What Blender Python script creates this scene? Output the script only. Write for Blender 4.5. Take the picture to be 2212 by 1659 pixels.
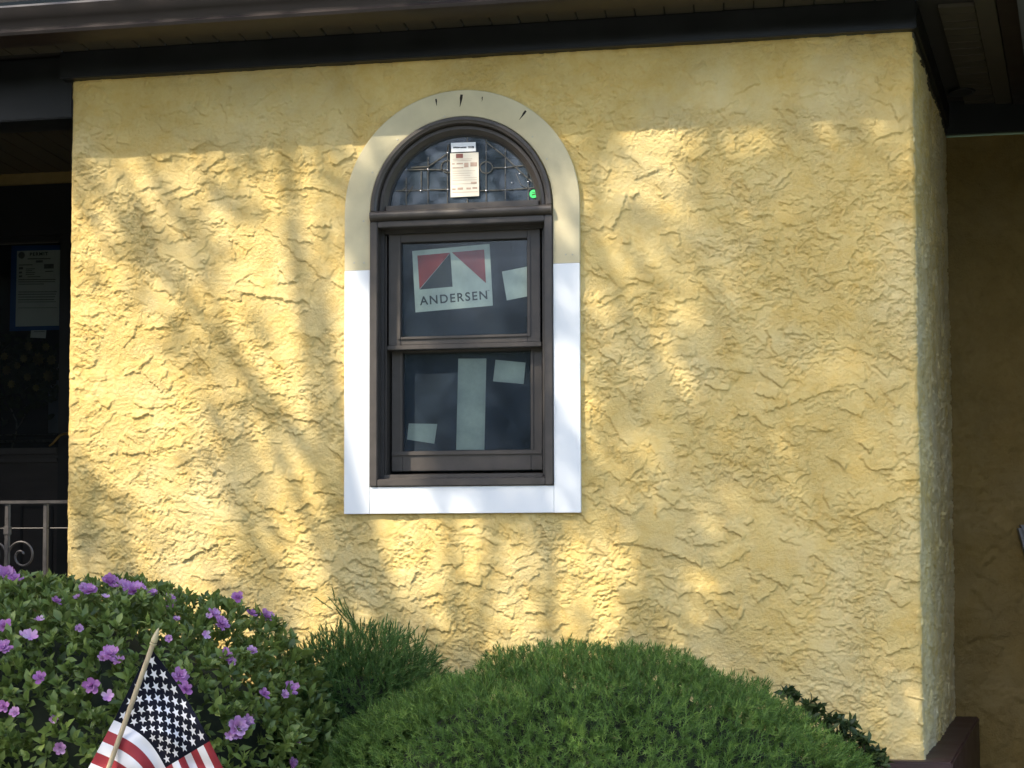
import bpy, bmesh, math, random
import numpy as np
from mathutils import Vector, Matrix
random.seed(7); rng = np.random.default_rng(11)
for o in list(bpy.data.objects): bpy.data.objects.remove(o)
S = bpy.context.scene
COL = S.collection

# ------------------------------------------------------------------ camera
FPX = 2950.0; CX, CY = 1106.0, 829.5          # focal length and centre for a 2212 px wide frame
CAM = np.array([1.185, -4.4599, 1.5934]); YAW, PIT, ROL, SH = .1571, .0441, .0028, 211.4
_R = np.array([math.cos(YAW), math.sin(YAW), 0]); _F = np.array([-math.sin(YAW), math.cos(YAW), 0]); _Z = np.array([0, 0, 1.])
FW = _F*math.cos(PIT)+_Z*math.sin(PIT); _U = -_F*math.sin(PIT)+_Z*math.cos(PIT)
RT = _R*math.cos(ROL)-_U*math.sin(ROL); UP = _R*math.sin(ROL)+_U*math.cos(ROL)
cd = bpy.data.cameras.new('camera'); cam = bpy.data.objects.new('camera', cd); COL.objects.link(cam)
cd.sensor_width = 36; cd.lens = 36*FPX/2212; cd.shift_y = SH/2212; cd.clip_end = 500; cd.clip_start = .05
cam.matrix_world = Matrix(((RT[0], UP[0], -FW[0], CAM[0]), (RT[1], UP[1], -FW[1], CAM[1]), (RT[2], UP[2], -FW[2], CAM[2]), (0, 0, 0, 1)))
S.camera = cam
def ray(px, py): return FW+RT*(px-CX)/FPX-UP*(py-CY-SH)/FPX
def W(px, py, y):
    d = ray(px, py); return CAM+d*(y-CAM[1])/d[1]

# ------------------------------------------------------------------ sky, sun, exposure
SUN = np.array([.85, 1.0, -1.28]); SUN /= np.linalg.norm(SUN)     # the way the light travels
wd = bpy.data.worlds.new('World'); S.world = wd; wd.use_nodes = True
nt = wd.node_tree; bg = nt.nodes['Background']
sky = nt.nodes.new('ShaderNodeTexSky'); sky.sky_type = 'NISHITA'; sky.sun_disc = False
sky.sun_elevation = math.asin(-SUN[2]); sky.sun_rotation = math.atan2(-SUN[0], -SUN[1]); sky.air_density = 1.0; sky.dust_density = 2.0
nt.links.new(sky.outputs[0], bg.inputs[0]); bg.inputs[1].default_value = 0.15
sd = bpy.data.lights.new('sun', 'SUN'); sd.energy = 2.1; sd.angle = math.radians(.53); sd.color = (1, .90, .73)
so = bpy.data.objects.new('sun', sd); COL.objects.link(so)
so.rotation_euler = Vector(SUN).to_track_quat('-Z', 'Y').to_euler(); so.location = (-6, -8, 12)
S.render.engine = 'CYCLES'
S.view_settings.view_transform = 'Standard'; S.view_settings.look = 'None'; S.view_settings.gamma = 1
S.view_settings.exposure = 1.78
S.render.resolution_x, S.render.resolution_y = 1024, 768
S.cycles.max_bounces = 8; S.cycles.transparent_max_bounces = 16

# ------------------------------------------------------------------ materials
MATS = {}
def mat(name, col, rough=.6, metal=0, spec=.5, var=0, vscale=8, col2=None, bump=0, bscale=200, stretch=None, emis=None):
    m = bpy.data.materials.new(name); m.use_nodes = True; n = m.node_tree.nodes; l = m.node_tree.links
    b = n['Principled BSDF']; b.inputs['Roughness'].default_value = rough; b.inputs['Metallic'].default_value = metal
    b.inputs['Specular IOR Level'].default_value = spec
    b.inputs['Base Color'].default_value = (*col, 1)
    if var or bump:
        tc = n.new('ShaderNodeTexCoord'); mp = n.new('ShaderNodeMapping'); l.new(tc.outputs['Object'], mp.inputs[0])
        if stretch: mp.inputs['Scale'].default_value = stretch
    if var:
        c2 = col2 or tuple(c*(1-var) for c in col)
        nz = n.new('ShaderNodeTexNoise'); nz.inputs['Scale'].default_value = vscale; nz.inputs['Detail'].default_value = 6
        l.new(mp.outputs[0], nz.inputs['Vector'])
        cr = n.new('ShaderNodeValToRGB'); cr.color_ramp.elements[0].position = .35; cr.color_ramp.elements[1].position = .65
        cr.color_ramp.elements[0].color = (*c2, 1); cr.color_ramp.elements[1].color = (*col, 1)
        l.new(nz.outputs[0], cr.inputs[0]); l.new(cr.outputs[0], b.inputs['Base Color'])
        mr = n.new('ShaderNodeMapRange'); mr.inputs[3].default_value = max(0, rough-.12); mr.inputs[4].default_value = min(1, rough+.12)
        l.new(nz.outputs[0], mr.inputs[0]); l.new(mr.outputs[0], b.inputs['Roughness'])
    if bump:
        nb = n.new('ShaderNodeTexNoise'); nb.inputs['Scale'].default_value = bscale; nb.inputs['Detail'].default_value = 4
        l.new(mp.outputs[0], nb.inputs['Vector'])
        bp = n.new('ShaderNodeBump'); bp.inputs['Strength'].default_value = bump; bp.inputs['Distance'].default_value = .002
        l.new(nb.outputs[0], bp.inputs['Height']); l.new(bp.outputs[0], b.inputs['Normal'])
    MATS[name] = m; return m

def stucco_mat(name, base, pale, deep, palemix=.5):
    m = bpy.data.materials.new(name); m.use_nodes = True; n = m.node_tree.nodes; l = m.node_tree.links
    b = n['Principled BSDF']; b.inputs['Roughness'].default_value = .72; b.inputs['Specular IOR Level'].default_value = .3
    tc = n.new('ShaderNodeTexCoord')
    def noise(sc, det, pos0, pos1):
        z = n.new('ShaderNodeTexNoise'); z.inputs['Scale'].default_value = sc; z.inputs['Detail'].default_value = det; z.inputs['Roughness'].default_value = .62
        l.new(tc.outputs['Object'], z.inputs['Vector'])
        r = n.new('ShaderNodeMapRange'); r.inputs[1].default_value = pos0; r.inputs[2].default_value = pos1; l.new(z.outputs[0], r.inputs[0]); return r.outputs[0]
    a = noise(2.4, 6, .46, .70); c = noise(14, 6, .42, .72)
    x1 = n.new('ShaderNodeMix'); x1.data_type = 'RGBA'; x1.inputs[6].default_value = (*base, 1); x1.inputs[7].default_value = (*deep, 1); 
    c3 = noise(75, 4, .40, .70); cm = n.new('ShaderNodeMath'); cm.operation = 'MULTIPLY_ADD'; l.new(c3, cm.inputs[0]); cm.inputs[1].default_value = .45; l.new(c, cm.inputs[2]); cm.use_clamp = True
    l.new(cm.outputs[0], x1.inputs[0])
    mu = n.new('ShaderNodeMath'); mu.operation = 'MULTIPLY'; mu.inputs[1].default_value = palemix; l.new(a, mu.inputs[0])
    x2 = n.new('ShaderNodeMix'); x2.data_type = 'RGBA'; l.new(x1.outputs[2], x2.inputs[6]); x2.inputs[7].default_value = (*pale, 1); l.new(mu.outputs[0], x2.inputs[0])
    l.new(x2.outputs[2], b.inputs['Base Color'])
    z = n.new('ShaderNodeTexNoise'); z.inputs['Scale'].default_value = 150; z.inputs['Detail'].default_value = 4; z.inputs['Roughness'].default_value = .7; l.new(tc.outputs['Object'], z.inputs['Vector'])
    g = n.new('ShaderNodeTexNoise'); g.inputs['Scale'].default_value = 95; g.inputs['Detail'].default_value = 4; g.inputs['Roughness'].default_value = .75; g.inputs['Distortion'].default_value = .0
    l.new(tc.outputs['Object'], g.inputs['Vector'])
    gp = n.new('ShaderNodeMapRange'); gp.inputs[1].default_value = .36; gp.inputs[2].default_value = .68; l.new(g.outputs[0], gp.inputs[0])
    zo = noise(4.5, 3, .34, .60)
    gm = n.new('ShaderNodeMath'); gm.operation = 'MULTIPLY'; l.new(gp.outputs[0], gm.inputs[0]); l.new(zo, gm.inputs[1])
    ad = n.new('ShaderNodeMath'); ad.operation = 'MULTIPLY_ADD'; l.new(z.outputs[0], ad.inputs[0]); ad.inputs[1].default_value = .55; l.new(gm.outputs[0], ad.inputs[2])
    bp = n.new('ShaderNodeBump'); bp.inputs['Strength'].default_value = .85; bp.inputs['Distance'].default_value = .0032
    l.new(ad.outputs[0], bp.inputs['Height']); l.new(bp.outputs[0], b.inputs['Normal'])
    MATS[name] = m; return m

def leaf_mat(name, stops, rough=.45, trans=.3, spec=.35):
    m = bpy.data.materials.new(name); m.use_nodes = True; n = m.node_tree.nodes; l = m.node_tree.links
    b = n['Principled BSDF']; b.inputs['Roughness'].default_value = rough; b.inputs['Specular IOR Level'].default_value = spec
    at = n.new('ShaderNodeAttribute'); at.attribute_name = 'rnd'
    cr = n.new('ShaderNodeValToRGB'); el = cr.color_ramp.elements
    while len(el) < len(stops): el.new(.5)
    for e, (p, c) in zip(el, stops): e.position = p; e.color = (*c, 1)
    l.new(at.outputs['Fac'], cr.inputs[0]); l.new(cr.outputs[0], b.inputs['Base Color'])
    tr = n.new('ShaderNodeBsdfTranslucent'); l.new(cr.outputs[0], tr.inputs[0])
    mx = n.new('ShaderNodeMixShader'); mx.inputs[0].default_value = trans
    l.new(b.outputs[0], mx.inputs[1]); l.new(tr.outputs[0], mx.inputs[2]); l.new(mx.outputs[0], n['Material Output'].inputs[0])
    MATS[name] = m; return m

def glass_mat(name, film=(.10, .13, .17), filmfac=.3, rough=.02, gl=1.0, fscale=9, tint=(.80, .88, .86)):
    m = bpy.data.materials.new(name); m.use_nodes = True; n = m.node_tree.nodes; l = m.node_tree.links
    n.remove(n['Principled BSDF'])
    tr = n.new('ShaderNodeBsdfTransparent'); tr.inputs[0].default_value = (*tint, 1)
    gs = n.new('ShaderNodeBsdfGlossy'); gs.inputs['Roughness'].default_value = rough
    df = n.new('ShaderNodeBsdfDiffuse'); df.inputs[0].default_value = (*film, 1)
    tc = n.new('ShaderNodeTexCoord'); nz = n.new('ShaderNodeTexNoise'); nz.inputs['Scale'].default_value = fscale; nz.inputs['Detail'].default_value = 9; nz.inputs['Roughness'].default_value = .7
    l.new(tc.outputs['Object'], nz.inputs['Vector'])
    mr = n.new('ShaderNodeMapRange'); mr.inputs[1].default_value = .3; mr.inputs[2].default_value = .75; mr.inputs[3].default_value = filmfac*.35; mr.inputs[4].default_value = filmfac*1.5
    l.new(nz.outputs[0], mr.inputs[0])
    m1 = n.new('ShaderNodeMixShader'); l.new(mr.outputs[0], m1.inputs[0]); l.new(tr.outputs[0], m1.inputs[1]); l.new(df.outputs[0], m1.inputs[2])
    fr = n.new('ShaderNodeFresnel'); fr.inputs[0].default_value = 1.5
    mu = n.new('ShaderNodeMath'); mu.operation = 'MULTIPLY'; mu.inputs[1].default_value = gl; l.new(fr.outputs[0], mu.inputs[0])
    m2 = n.new('ShaderNodeMixShader'); l.new(mu.outputs[0], m2.inputs[0]); l.new(m1.outputs[0], m2.inputs[1]); l.new(gs.outputs[0], m2.inputs[2])
    l.new(m2.outputs[0], n['Material Output'].inputs[0]); MATS[name] = m; return m

stucco_mat('stucco_yellow', (.68, .515, .200), (.67, .565, .31), (.63, .435, .135), .7)
stucco_mat('stucco_grey', (.72, .61, .34), (.72, .65, .45), (.66, .50, .18), .8)
stucco_mat('stucco_shaded', (.20, .14, .042), (.20, .16, .08), (.17, .115, .03), .4)  # stucco colour darkened to put the recess's deep shade into it
mat('trim_dark', (.007, .0075, .009), .38, var=.4, vscale=6, bump=.15, bscale=40)
mat('soffit_brown', (.062, .052, .036), .6, var=.35, vscale=9, bump=.2, bscale=60, stretch=(1, 6, 1))
mat('soffit_back', (.02, .016, .012), .9)
mat('gutter_brown', (.019, .012, .011), .48, var=.25, vscale=12)
mat('shingle', (.03, .028, .027), .95, var=.5, vscale=60, bump=.6, bscale=250)
mat('bronze', (.062, .052, .045), .42, var=.18, vscale=30, bump=.08, bscale=300)
mat('bronze_dark', (.036, .031, .028), .45, var=.2, vscale=25)
mat('gasket', (.012, .012, .012), .6)
mat('white_pvc', (.80, .82, .84), .4, var=.04, vscale=3, bump=.03, bscale=400)
mat('beige_board', (.60, .525, .33), .6, var=.16, vscale=9, bump=.25, bscale=90)
mat('paper', (.66, .69, .63), .75, var=.07, vscale=12)
mat('paper_warm', (.70, .655, .55), .7, var=.08, vscale=20)
mat('paper_white', (.82, .83, .83), .55)
mat('ink', (.03, .035, .035), .7, var=.5, vscale=120)
mat('ink_red', (.42, .05, .05), .7, var=.2, vscale=20)
mat('ink_maroon', (.28, .10, .08), .7, var=.3, vscale=40)
mat('ink_pale', (.50, .36, .28), .7, var=.3, vscale=60)
mat('ink_grey', (.20, .20, .20), .7, var=.4, vscale=60)
mat('green_dot', (.05, .72, .16), .5)
mat('lead', (.16, .145, .115), .3, metal=.7, var=.4, vscale=60)
mat('glint_metal', (.55, .55, .55), .18, metal=.9)
mat('cellophane', (.6, .65, .7), .12, spec=1)
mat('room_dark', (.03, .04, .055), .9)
mat('black_frame', (.005, .005, .006), .4, var=.3, vscale=8)
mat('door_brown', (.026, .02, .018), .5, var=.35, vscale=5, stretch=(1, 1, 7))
mat('blue_tape', (.02, .10, .30), .6)
mat('iron', (.085, .075, .07), .5, metal=.25, var=.35, vscale=35, bump=.2, bscale=120)
mat('brass', (.25, .17, .07), .3, metal=.9)
mat('maroon', (.05, .022, .022), .45, var=.3, vscale=10, col2=(.036, .020, .02), bump=.25, bscale=70)
mat('dowel', (.40, .32, .20), .55, var=.25, vscale=14, stretch=(12, 12, 1))
mat('gilt', (.50, .42, .24), .4, var=.2, vscale=40)
mat('cloth_white', (.62, .62, .65), .75, bump=.15, bscale=900)
mat('cloth_red', (.24, .014, .022), .75, bump=.15, bscale=900)
mat('cloth_navy', (.004, .005, .012), .85, spec=.15, bump=.15, bscale=900)
mat('bark', (.10, .075, .055), .85, var=.45, vscale=18, bump=.6, bscale=40)
mat('twig', (.05, .036, .024), .85, var=.4, vscale=30)
mat('inner_green', (.018, .028, .010), .9, var=.5, vscale=30)
mat('grey_metal', (.14, .15, .17), .4, metal=.3)
mat('grass', (.075, .12, .035), .9, var=.5, vscale=6, col2=(.05, .075, .025))
mat('mulch', (.06, .038, .025), .95, var=.6, vscale=40, bump=1, bscale=60)
mat('concrete', (.34, .32, .29), .9, var=.3, vscale=9, bump=.5, bscale=120)
mat('crack_dark', (.02, .015, .01), .9)
mat('nail', (.48, .45, .36), .4)
mat('yellow_petal', (.20, .16, .035), .7, var=.6, vscale=14)
mat('wreath_leaf', (.05, .06, .025), .8, var=.5, vscale=40)
leaf_mat('azalea_leaf', [(0, (.065, .098, .026)), (.45, (.135, .195, .046)), (.8, (.205, .28, .068)), (.965, (.27, .34, .095)), (1, (.22, .12, .06))], .42, .35, .45)
leaf_mat('yew_needle', [(0, (.058, .115, .027)), (.5, (.122, .222, .044)), (.93, (.21, .32, .07)), (.975, (.22, .30, .09)), (1, (.18, .09, .045))], .5, .35)
leaf_mat('juniper_needle', [(0, (.055, .11, .032)), (.5, (.10, .195, .048)), (.9, (.165, .265, .07)), (1, (.16, .11, .055))], .5, .3)
leaf_mat('shrub_leaf', [(0, (.025, .045, .016)), (.6, (.050, .085, .026)), (1, (.09, .12, .04))], .4, .25)
leaf_mat('tree_leaf', [(0, (.03, .06, .015)), (1, (.08, .13, .03))], .5, .3)
leaf_mat('petal', [(0, (.48, .19, .49)), (.5, (.60, .32, .60)), (.85, (.68, .45, .67)), (1, (.66, .53, .58))], .55, .35, .2)
glass_mat('window_glass', (.085, .12, .165), .28, .12, 1.0, 11)
glass_mat('arch_glass', (.08, .11, .145), .5, .05, 1.0, 16)
glass_mat('door_glass', (.05, .06, .07), .08, .02, 1.0, 6, (.45, .47, .48))

# ------------------------------------------------------------------ mesh helpers
def tag(o, label=None, cat=None, group=None, kind=None):
    if label: o['label'] = label
    if cat: o['category'] = cat
    if group: o['group'] = group
    if kind: o['kind'] = kind
    return o
ROOT = {}
def empty(name, loc, label, cat, group=None):
    o = bpy.data.objects.new(name, None); COL.objects.link(o); o.location = loc; o.empty_display_size = .05
    ROOT[o.name] = Vector(loc); return tag(o, label, cat, group)
def org(p): return ROOT[p.name] if p is not None else Vector((0, 0, 0))
def link(name, me, m, parent=None):
    o = bpy.data.objects.new(name, me); COL.objects.link(o)
    if m is not None and not me.materials: me.materials.append(MATS[m])
    if parent is not None: o.parent = parent; ROOT[o.name] = ROOT[parent.name]
    else: ROOT[o.name] = Vector((0, 0, 0))
    return o
class MB:
    def __init__(s): s.v = []; s.f = []; s.mi = []; s.k = 0
    def add(s, vs, fs):
        b = len(s.v); s.v += [tuple(map(float, p)) for p in vs]; s.f += [[b+i for i in f] for f in fs]; s.mi += [s.k]*len(fs); return s
    def box(s, lo, hi):
        (a, b, c), (d, e, f) = lo, hi
        return s.add([(a, b, c), (d, b, c), (d, e, c), (a, e, c), (a, b, f), (d, b, f), (d, e, f), (a, e, f)],
                     [(3, 2, 1, 0), (4, 5, 6, 7), (0, 1, 5, 4), (1, 2, 6, 5), (2, 3, 7, 6), (3, 0, 4, 7)])
    def prism(s, poly, y0, y1):            # polygon in x,z pushed along y
        n = len(poly)
        return s.add([(x, y0, z) for x, z in poly]+[(x, y1, z) for x, z in poly],
                     [list(range(n)), list(range(2*n-1, n-1, -1))]+[(i, n+i, n+(i+1) % n, (i+1) % n) for i in range(n)])
    def prism_z(s, poly, z0, z1):
        n = len(poly)
        return s.add([(x, y, z0) for x, y in poly]+[(x, y, z1) for x, y in poly],
                     [list(range(n-1, -1, -1)), list(range(n, 2*n))]+[(i, (i+1) % n, n+(i+1) % n, n+i) for i in range(n)])
    def tube(s, pts, r, n=8, cap=True):
        pts = [Vector(p) for p in pts]; rs = r if isinstance(r, (list, tuple)) else [r]*len(pts)
        b = len(s.v); prev = None
        for i, p in enumerate(pts):
            d = (pts[min(i+1, len(pts)-1)]-pts[max(i-1, 0)]).normalized()
            u = d.cross(Vector((0, 0, 1)) if abs(d.z) < .95 else Vector((1, 0, 0))).normalized() if prev is None else (prev-d*prev.dot(d)).normalized()
            prev = u; w = d.cross(u)
            for k in range(n):
                a = 2*math.pi*k/n; s.v.append(tuple(p+(u*math.cos(a)+w*math.sin(a))*rs[i]))
        fs = [(b+i*n+k, b+i*n+(k+1) % n, b+(i+1)*n+(k+1) % n, b+(i+1)*n+k) for i in range(len(pts)-1) for k in range(n)]
        if cap: fs += [[b+k for k in range(n-1, -1, -1)], [b+(len(pts)-1)*n+k for k in range(n)]]
        s.f += [list(f) for f in fs]; s.mi += [s.k]*len(fs); return s
    def sweep(s, path, prof, closed=True):  # path: (x,z,nx,nz); prof: (offset along normal, y)
        n = len(prof); b = len(s.v)
        for x, z, nx, nz in path:
            for d, y in prof: s.v.append((x+nx*d, y, z+nz*d))
        m = n if closed else n-1
        fs = [[b+i*n+k, b+(i+1)*n+k, b+(i+1)*n+(k+1) % n, b+i*n+(k+1) % n] for i in range(len(path)-1) for k in range(m)]
        if closed: fs += [[b+k for k in range(n)], [b+(len(path)-1)*n+k for k in range(n-1, -1, -1)]]
        s.f += fs; s.mi += [s.k]*len(fs); return s
    def build(s, name, m, parent=None, bev=0, smooth=False, mats=None):
        o0 = org(parent); me = bpy.data.meshes.new(name)
        me.from_pydata([(x-o0.x, y-o0.y, z-o0.z) for x, y, z in s.v], [], s.f)
        for mm in (mats or [m]): me.materials.append(MATS[mm])
        if mats: me.polygons.foreach_set('material_index', s.mi)
        bm = bmesh.new(); bm.from_mesh(me); bmesh.ops.recalc_face_normals(bm, faces=bm.faces)
        if bev:
            ed = [e for e in bm.edges if len(e.link_faces) == 2 and e.calc_face_angle(0) > .5]
            bmesh.ops.bevel(bm, geom=ed, offset=bev, segments=2, affect='EDGES', clamp_overlap=True)
        bm.to_mesh(me); bm.free()
        if smooth:
            me.polygons.foreach_set('use_smooth', [True]*len(me.polygons))
            me.set_sharp_from_angle(angle=math.radians(38))
        return link(name, me, None, parent)
def fast_mesh(name, V, Fc, m, parent=None, rnd=None, smooth=True):
    V = np.asarray(V, np.float32); Fc = np.asarray(Fc, np.int32); k = Fc.shape[1]
    o0 = org(parent); V = V-np.array(o0, np.float32)
    me = bpy.data.meshes.new(name); me.vertices.add(len(V)); me.vertices.foreach_set('co', V.ravel())
    me.loops.add(Fc.size); me.loops.foreach_set('vertex_index', Fc.ravel())
    me.polygons.add(len(Fc)); me.polygons.foreach_set('loop_start', np.arange(0, Fc.size, k, dtype=np.int32))
    if smooth: me.polygons.foreach_set('use_smooth', np.ones(len(Fc), bool))
    me.update(calc_edges=True)
    if rnd is not None:
        a = me.attributes.new('rnd', 'FLOAT', 'POINT'); a.data.foreach_set('value', np.asarray(rnd, np.float32))
    return link(name, me, m, parent)
def box(name, lo, hi, m, parent=None, bev=0): return MB().box(lo, hi).build(name, m, parent, bev)

def vnoise(x, y, seed):
    r = np.random.default_rng(seed).random((256, 256)).astype(np.float32)
    xi = np.floor(x).astype(np.int64); yi = np.floor(y).astype(np.int64); fx = (x-xi).astype(np.float32); fy = (y-yi).astype(np.float32)
    fx = fx*fx*(3-2*fx); fy = fy*fy*(3-2*fy); a = xi & 255; b = (xi+1) & 255; c = yi & 255; d = (yi+1) & 255
    return (r[a, c]*(1-fx)+r[b, c]*fx)*(1-fy)+(r[a, d]*(1-fx)+r[b, d]*fx)*fy
def fbm(x, y, seed, octv=4, gain=.55):
    t = 0; a = 1; s = 0
    for i in range(octv): t = t+a*vnoise(x*2**i+i*17.3, y*2**i+i*9.1, seed+i); s += a; a *= gain
    return t/s
def sstep(a, b, x):
    t = np.clip((x-a)/(b-a), 0, 1); return t*t*(3-2*t)

# ------------------------------------------------------------------ stucco relief
def relief(s, z, seed, nstroke, amp=1.0, nchip=0, late=False):
    """height of hand-trowelled stucco over a grid (s along the wall, z up), metres"""
    SS, ZZ = np.meshgrid(s, z, indexing='ij'); SS = SS.astype(np.float32); ZZ = ZZ.astype(np.float32)
    wx = (vnoise(SS*9, ZZ*9, seed+3)-.5)*.06
    rough = np.abs(fbm((SS+wx)*52, (ZZ+wx*.6)*80, seed, 3, .7)-.5)*2
    crumb = sstep(.54, .60, fbm((SS+wx)*80, (ZZ-wx*.5)*112, seed+20, 2, .7))
    zone = sstep(.45, .62, fbm(SS*3.8, ZZ*4.8, seed+40, 3))
    fine = fbm(SS*130, ZZ*150, seed+30, 2)-.5
    low = .0025*fbm(SS*2.2, ZZ*2.2, seed+60, 2)
    H = (.0014*rough+.0030*crumb)*(.22+.78*zone)+low+fine*.0018
    r = np.random.default_rng(seed+99)
    s0, s1, z0, z1 = s[0], s[-1], z[0], z[-1]
    for i in range(nstroke+nchip):
        chip = i >= nstroke if late else i < nchip
        cs, cz = r.uniform(s0-.05, s1+.05), r.uniform(z0-.05, z1+.05)
        th = r.choice([r.normal(-.10, .30), r.normal(-.75, .25), r.normal(.45, .25), r.normal(1.3, .3)], p=[.52, .26, .15, .07])
        if chip: L = r.uniform(.006, .020)*(1+.8*(r.random() > .9)); B = L*r.uniform(.3, .6)
        else: L = r.uniform(.012, .052)*(1+1.0*(r.random() > .88)); B = L*r.uniform(.25, .6)
        ext = L*1.25+B
        i0, i1 = np.searchsorted(s, [cs-ext, cs+ext]); j0, j1 = np.searchsorted(z, [cz-ext, cz+ext])
        if i1-i0 < 3 or j1-j0 < 3: continue
        if chip and zone[(i0+i1)//2, (j0+j1)//2] < r.uniform(.0, .6): continue
        x = SS[i0:i1, j0:j1]-cs; y = ZZ[i0:i1, j0:j1]-cz
        a = x*math.cos(th)+y*math.sin(th); b = x*math.sin(th)-y*math.cos(th)       # b points down across the stroke
        if chip: wob = (vnoise(a*120+i*3.7, b*120+i, seed+7)-.5)*.008
        else: wob = (fbm(a*20+i*3.7, b*8+i, seed+7, 2)-.5)*.020+(fbm(a*80+i, b*80, seed+8, 2)-.5)*.015
        bb = (b+wob)/B; aa = (a+wob*.8)/L
        q = np.abs(aa)**2.4
        soft = sstep(-1.05, -.3, bb)*sstep(1.0, .75, q)
        al = soft*((bb < 1) & (q < 1))
        t = (r.uniform(.0010, .0032)+.0018*(r.random() > .8)) if not chip else r.uniform(.0012, .0036)
        h0 = H[i0:i1, j0:j1]
        if chip: new = h0*.5+t*(.4+.6*np.clip((bb+1)/2, 0, 1))+.0012; al = ((bb < 1) & (bb > -1) & (q < 1)).astype(np.float32)
        else:
            stri = (vnoise(b*r.uniform(140, 240)+i*5.1, a*6+i, seed+9)-.5)*r.choice([.0003, .0006, .0016], p=[.5, .3, .2])
            keep = r.choice([r.uniform(.04, .15), r.uniform(.3, .7)])
            new = (low[i0:i1, j0:j1]+.0022)*(1-keep)+t*(.25+.75*np.clip((bb+1)/2, 0, 1)**1.6)+stri+keep*h0+fine[i0:i1, j0:j1]*.0004
        H[i0:i1, j0:j1] = h0*(1-al)+new*al
    return (H*amp).astype(np.float32)
def grid_faces(n, m, keep=None):
    i, j = np.meshgrid(np.arange(n-1), np.arange(m-1), indexing='ij'); a = (i*m+j)
    f = np.stack([a, a+m, a+m+1, a+1], -1).reshape(-1, 4)
    return f if keep is None else f[keep.ravel()]

Z0 = 1.78                       # bottom of the window frame above the ground
XL, XR, ZT = -1.093, 1.783, 3.226
house = empty('house', (0, 0, 0), 'yellow rough stucco house with dark eave trim, brown soffit and deep shaded porches', 'house')
SD = np.array([.237, .9715]); SNR = np.array([.9715, -.237]); RC = .016
def wall_path(s):
    """plan of the stucco: left return, front, rounded corner, angled return; s=0 at the left front corner"""
    x = np.zeros_like(s); y = np.zeros_like(s); nx = np.zeros_like(s); ny = np.zeros_like(s)
    q = RC*math.pi/2; a = s < 0
    x[a] = XL; y[a] = RC-s[a]; nx[a] = -1; ny[a] = 0
    k = (s >= 0) & (s < q); t = s[k]/RC; x[k] = XL+RC-RC*np.cos(t); y[k] = RC-RC*np.sin(t); nx[k] = -np.cos(t); ny[k] = -np.sin(t)
    Lf = XR-XL-2*RC; k = (s >= q) & (s < q+Lf); x[k] = XL+RC+s[k]-q; y[k] = 0; ny[k] = -1
    phi = math.acos(-SNR[1]); q2 = RC*phi; e = q+Lf
    k = (s >= e) & (s < e+q2); t = (s[k]-e)/RC; x[k] = XR-RC+RC*np.sin(t); y[k] = RC-RC*np.cos(t); nx[k] = np.sin(t); ny[k] = -np.cos(t)
    k = s >= e+q2; t = s[k]-e-q2; x[k] = XR-RC+RC*SNR[0]+SD[0]*t; y[k] = RC+RC*SNR[1]+SD[1]*t; nx[k] = SNR[0]; ny[k] = SNR[1]
    return x, y, nx, ny, e
def stucco_wall():
    st = .0029
    Lf = RC*math.pi/2+XR-XL-2*RC
    s = np.concatenate([np.arange(-.30, 0, .02), np.arange(0, Lf+RC*1.3, st), np.arange(Lf+RC*1.3+.004, Lf+1.2, .0085)]).astype(np.float32)
    z = np.arange(.86, ZT, st).astype(np.float32)
    x, y, nx, ny, e = wall_path(s)
    H = relief(s, z, 5, 2300, 1.25, 19000)
    H2 = relief(s[s > e], z, 77, 200, 1.5, 9000, True); w = sstep(e+.02, e+.10, s[s > e])[:, None]
    SS2, ZZ2 = np.meshgrid(s[s > e], z, indexing='ij'); H2 = H2-.007*sstep(.60, .68, fbm(SS2*34, ZZ2*24, 501, 3, .6))-.004*sstep(.58, .64, fbm(SS2*60, ZZ2*34, 511, 2))
    H[s > e] = H[s > e]*(1-w)+H2*w
    # the paint thins out to a straight run along the top edge and the corners
    edge = np.minimum(sstep(0, .05, s)[:, None]*.7+.3, 1)
    H = H*edge
    V = np.stack([x[:, None]+nx[:, None]*H, y[:, None]+ny[:, None]*H, np.broadcast_to(z, H.shape)], -1)
    xm = (x[:-1, None]+x[1:, None])/2+0*z[None, :-1]; zm = z[None, :-1]+st/2-Z0+0*xm; sm = s[:-1, None]+0*xm
    hole = (xm > .002) & (xm < .618) & (zm > .002) & (zm < .935) | (((xm-.31)**2+(zm-.93)**2 < .308**2) & (zm > .9))
    hole &= (sm > 0) & (sm < e)
    front = sm < e+RC*.75
    n, m = H.shape
    for nm, k, mt in (('front_wall', front & ~hole, 'stucco_yellow'), ('angled_wall', ~front, 'stucco_grey')):
        f = grid_faces(n, m, k); used, inv = np.unique(f, return_inverse=True)
        o = fast_mesh(nm, V.reshape(-1, 3)[used], inv.reshape(f.shape), mt, house, smooth=False)
        if nm == 'angled_wall': o['label'] = 'greyer weathered stucco side wall running back at an angle'
stucco_wall()
def small_wall(name, x0, x1, y, z0, z1, mt, seed, flip=False, step=.009):
    s = np.arange(x0, x1, step).astype(np.float32); z = np.arange(z0, z1, step).astype(np.float32)
    H = relief(s, z, seed, int((x1-x0)*(z1-z0)*140), 2.2)
    V = np.stack([s[:, None]+0*H, y-H, z[None, :]+0*H], -1)
    return fast_mesh(name, V.reshape(-1, 3), grid_faces(*H.shape), mt, house)
BW = 1.12
small_wall('recess_wall', 2.0, 3.0, BW, .2, 3.2, 'stucco_shaded', 31)

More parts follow.
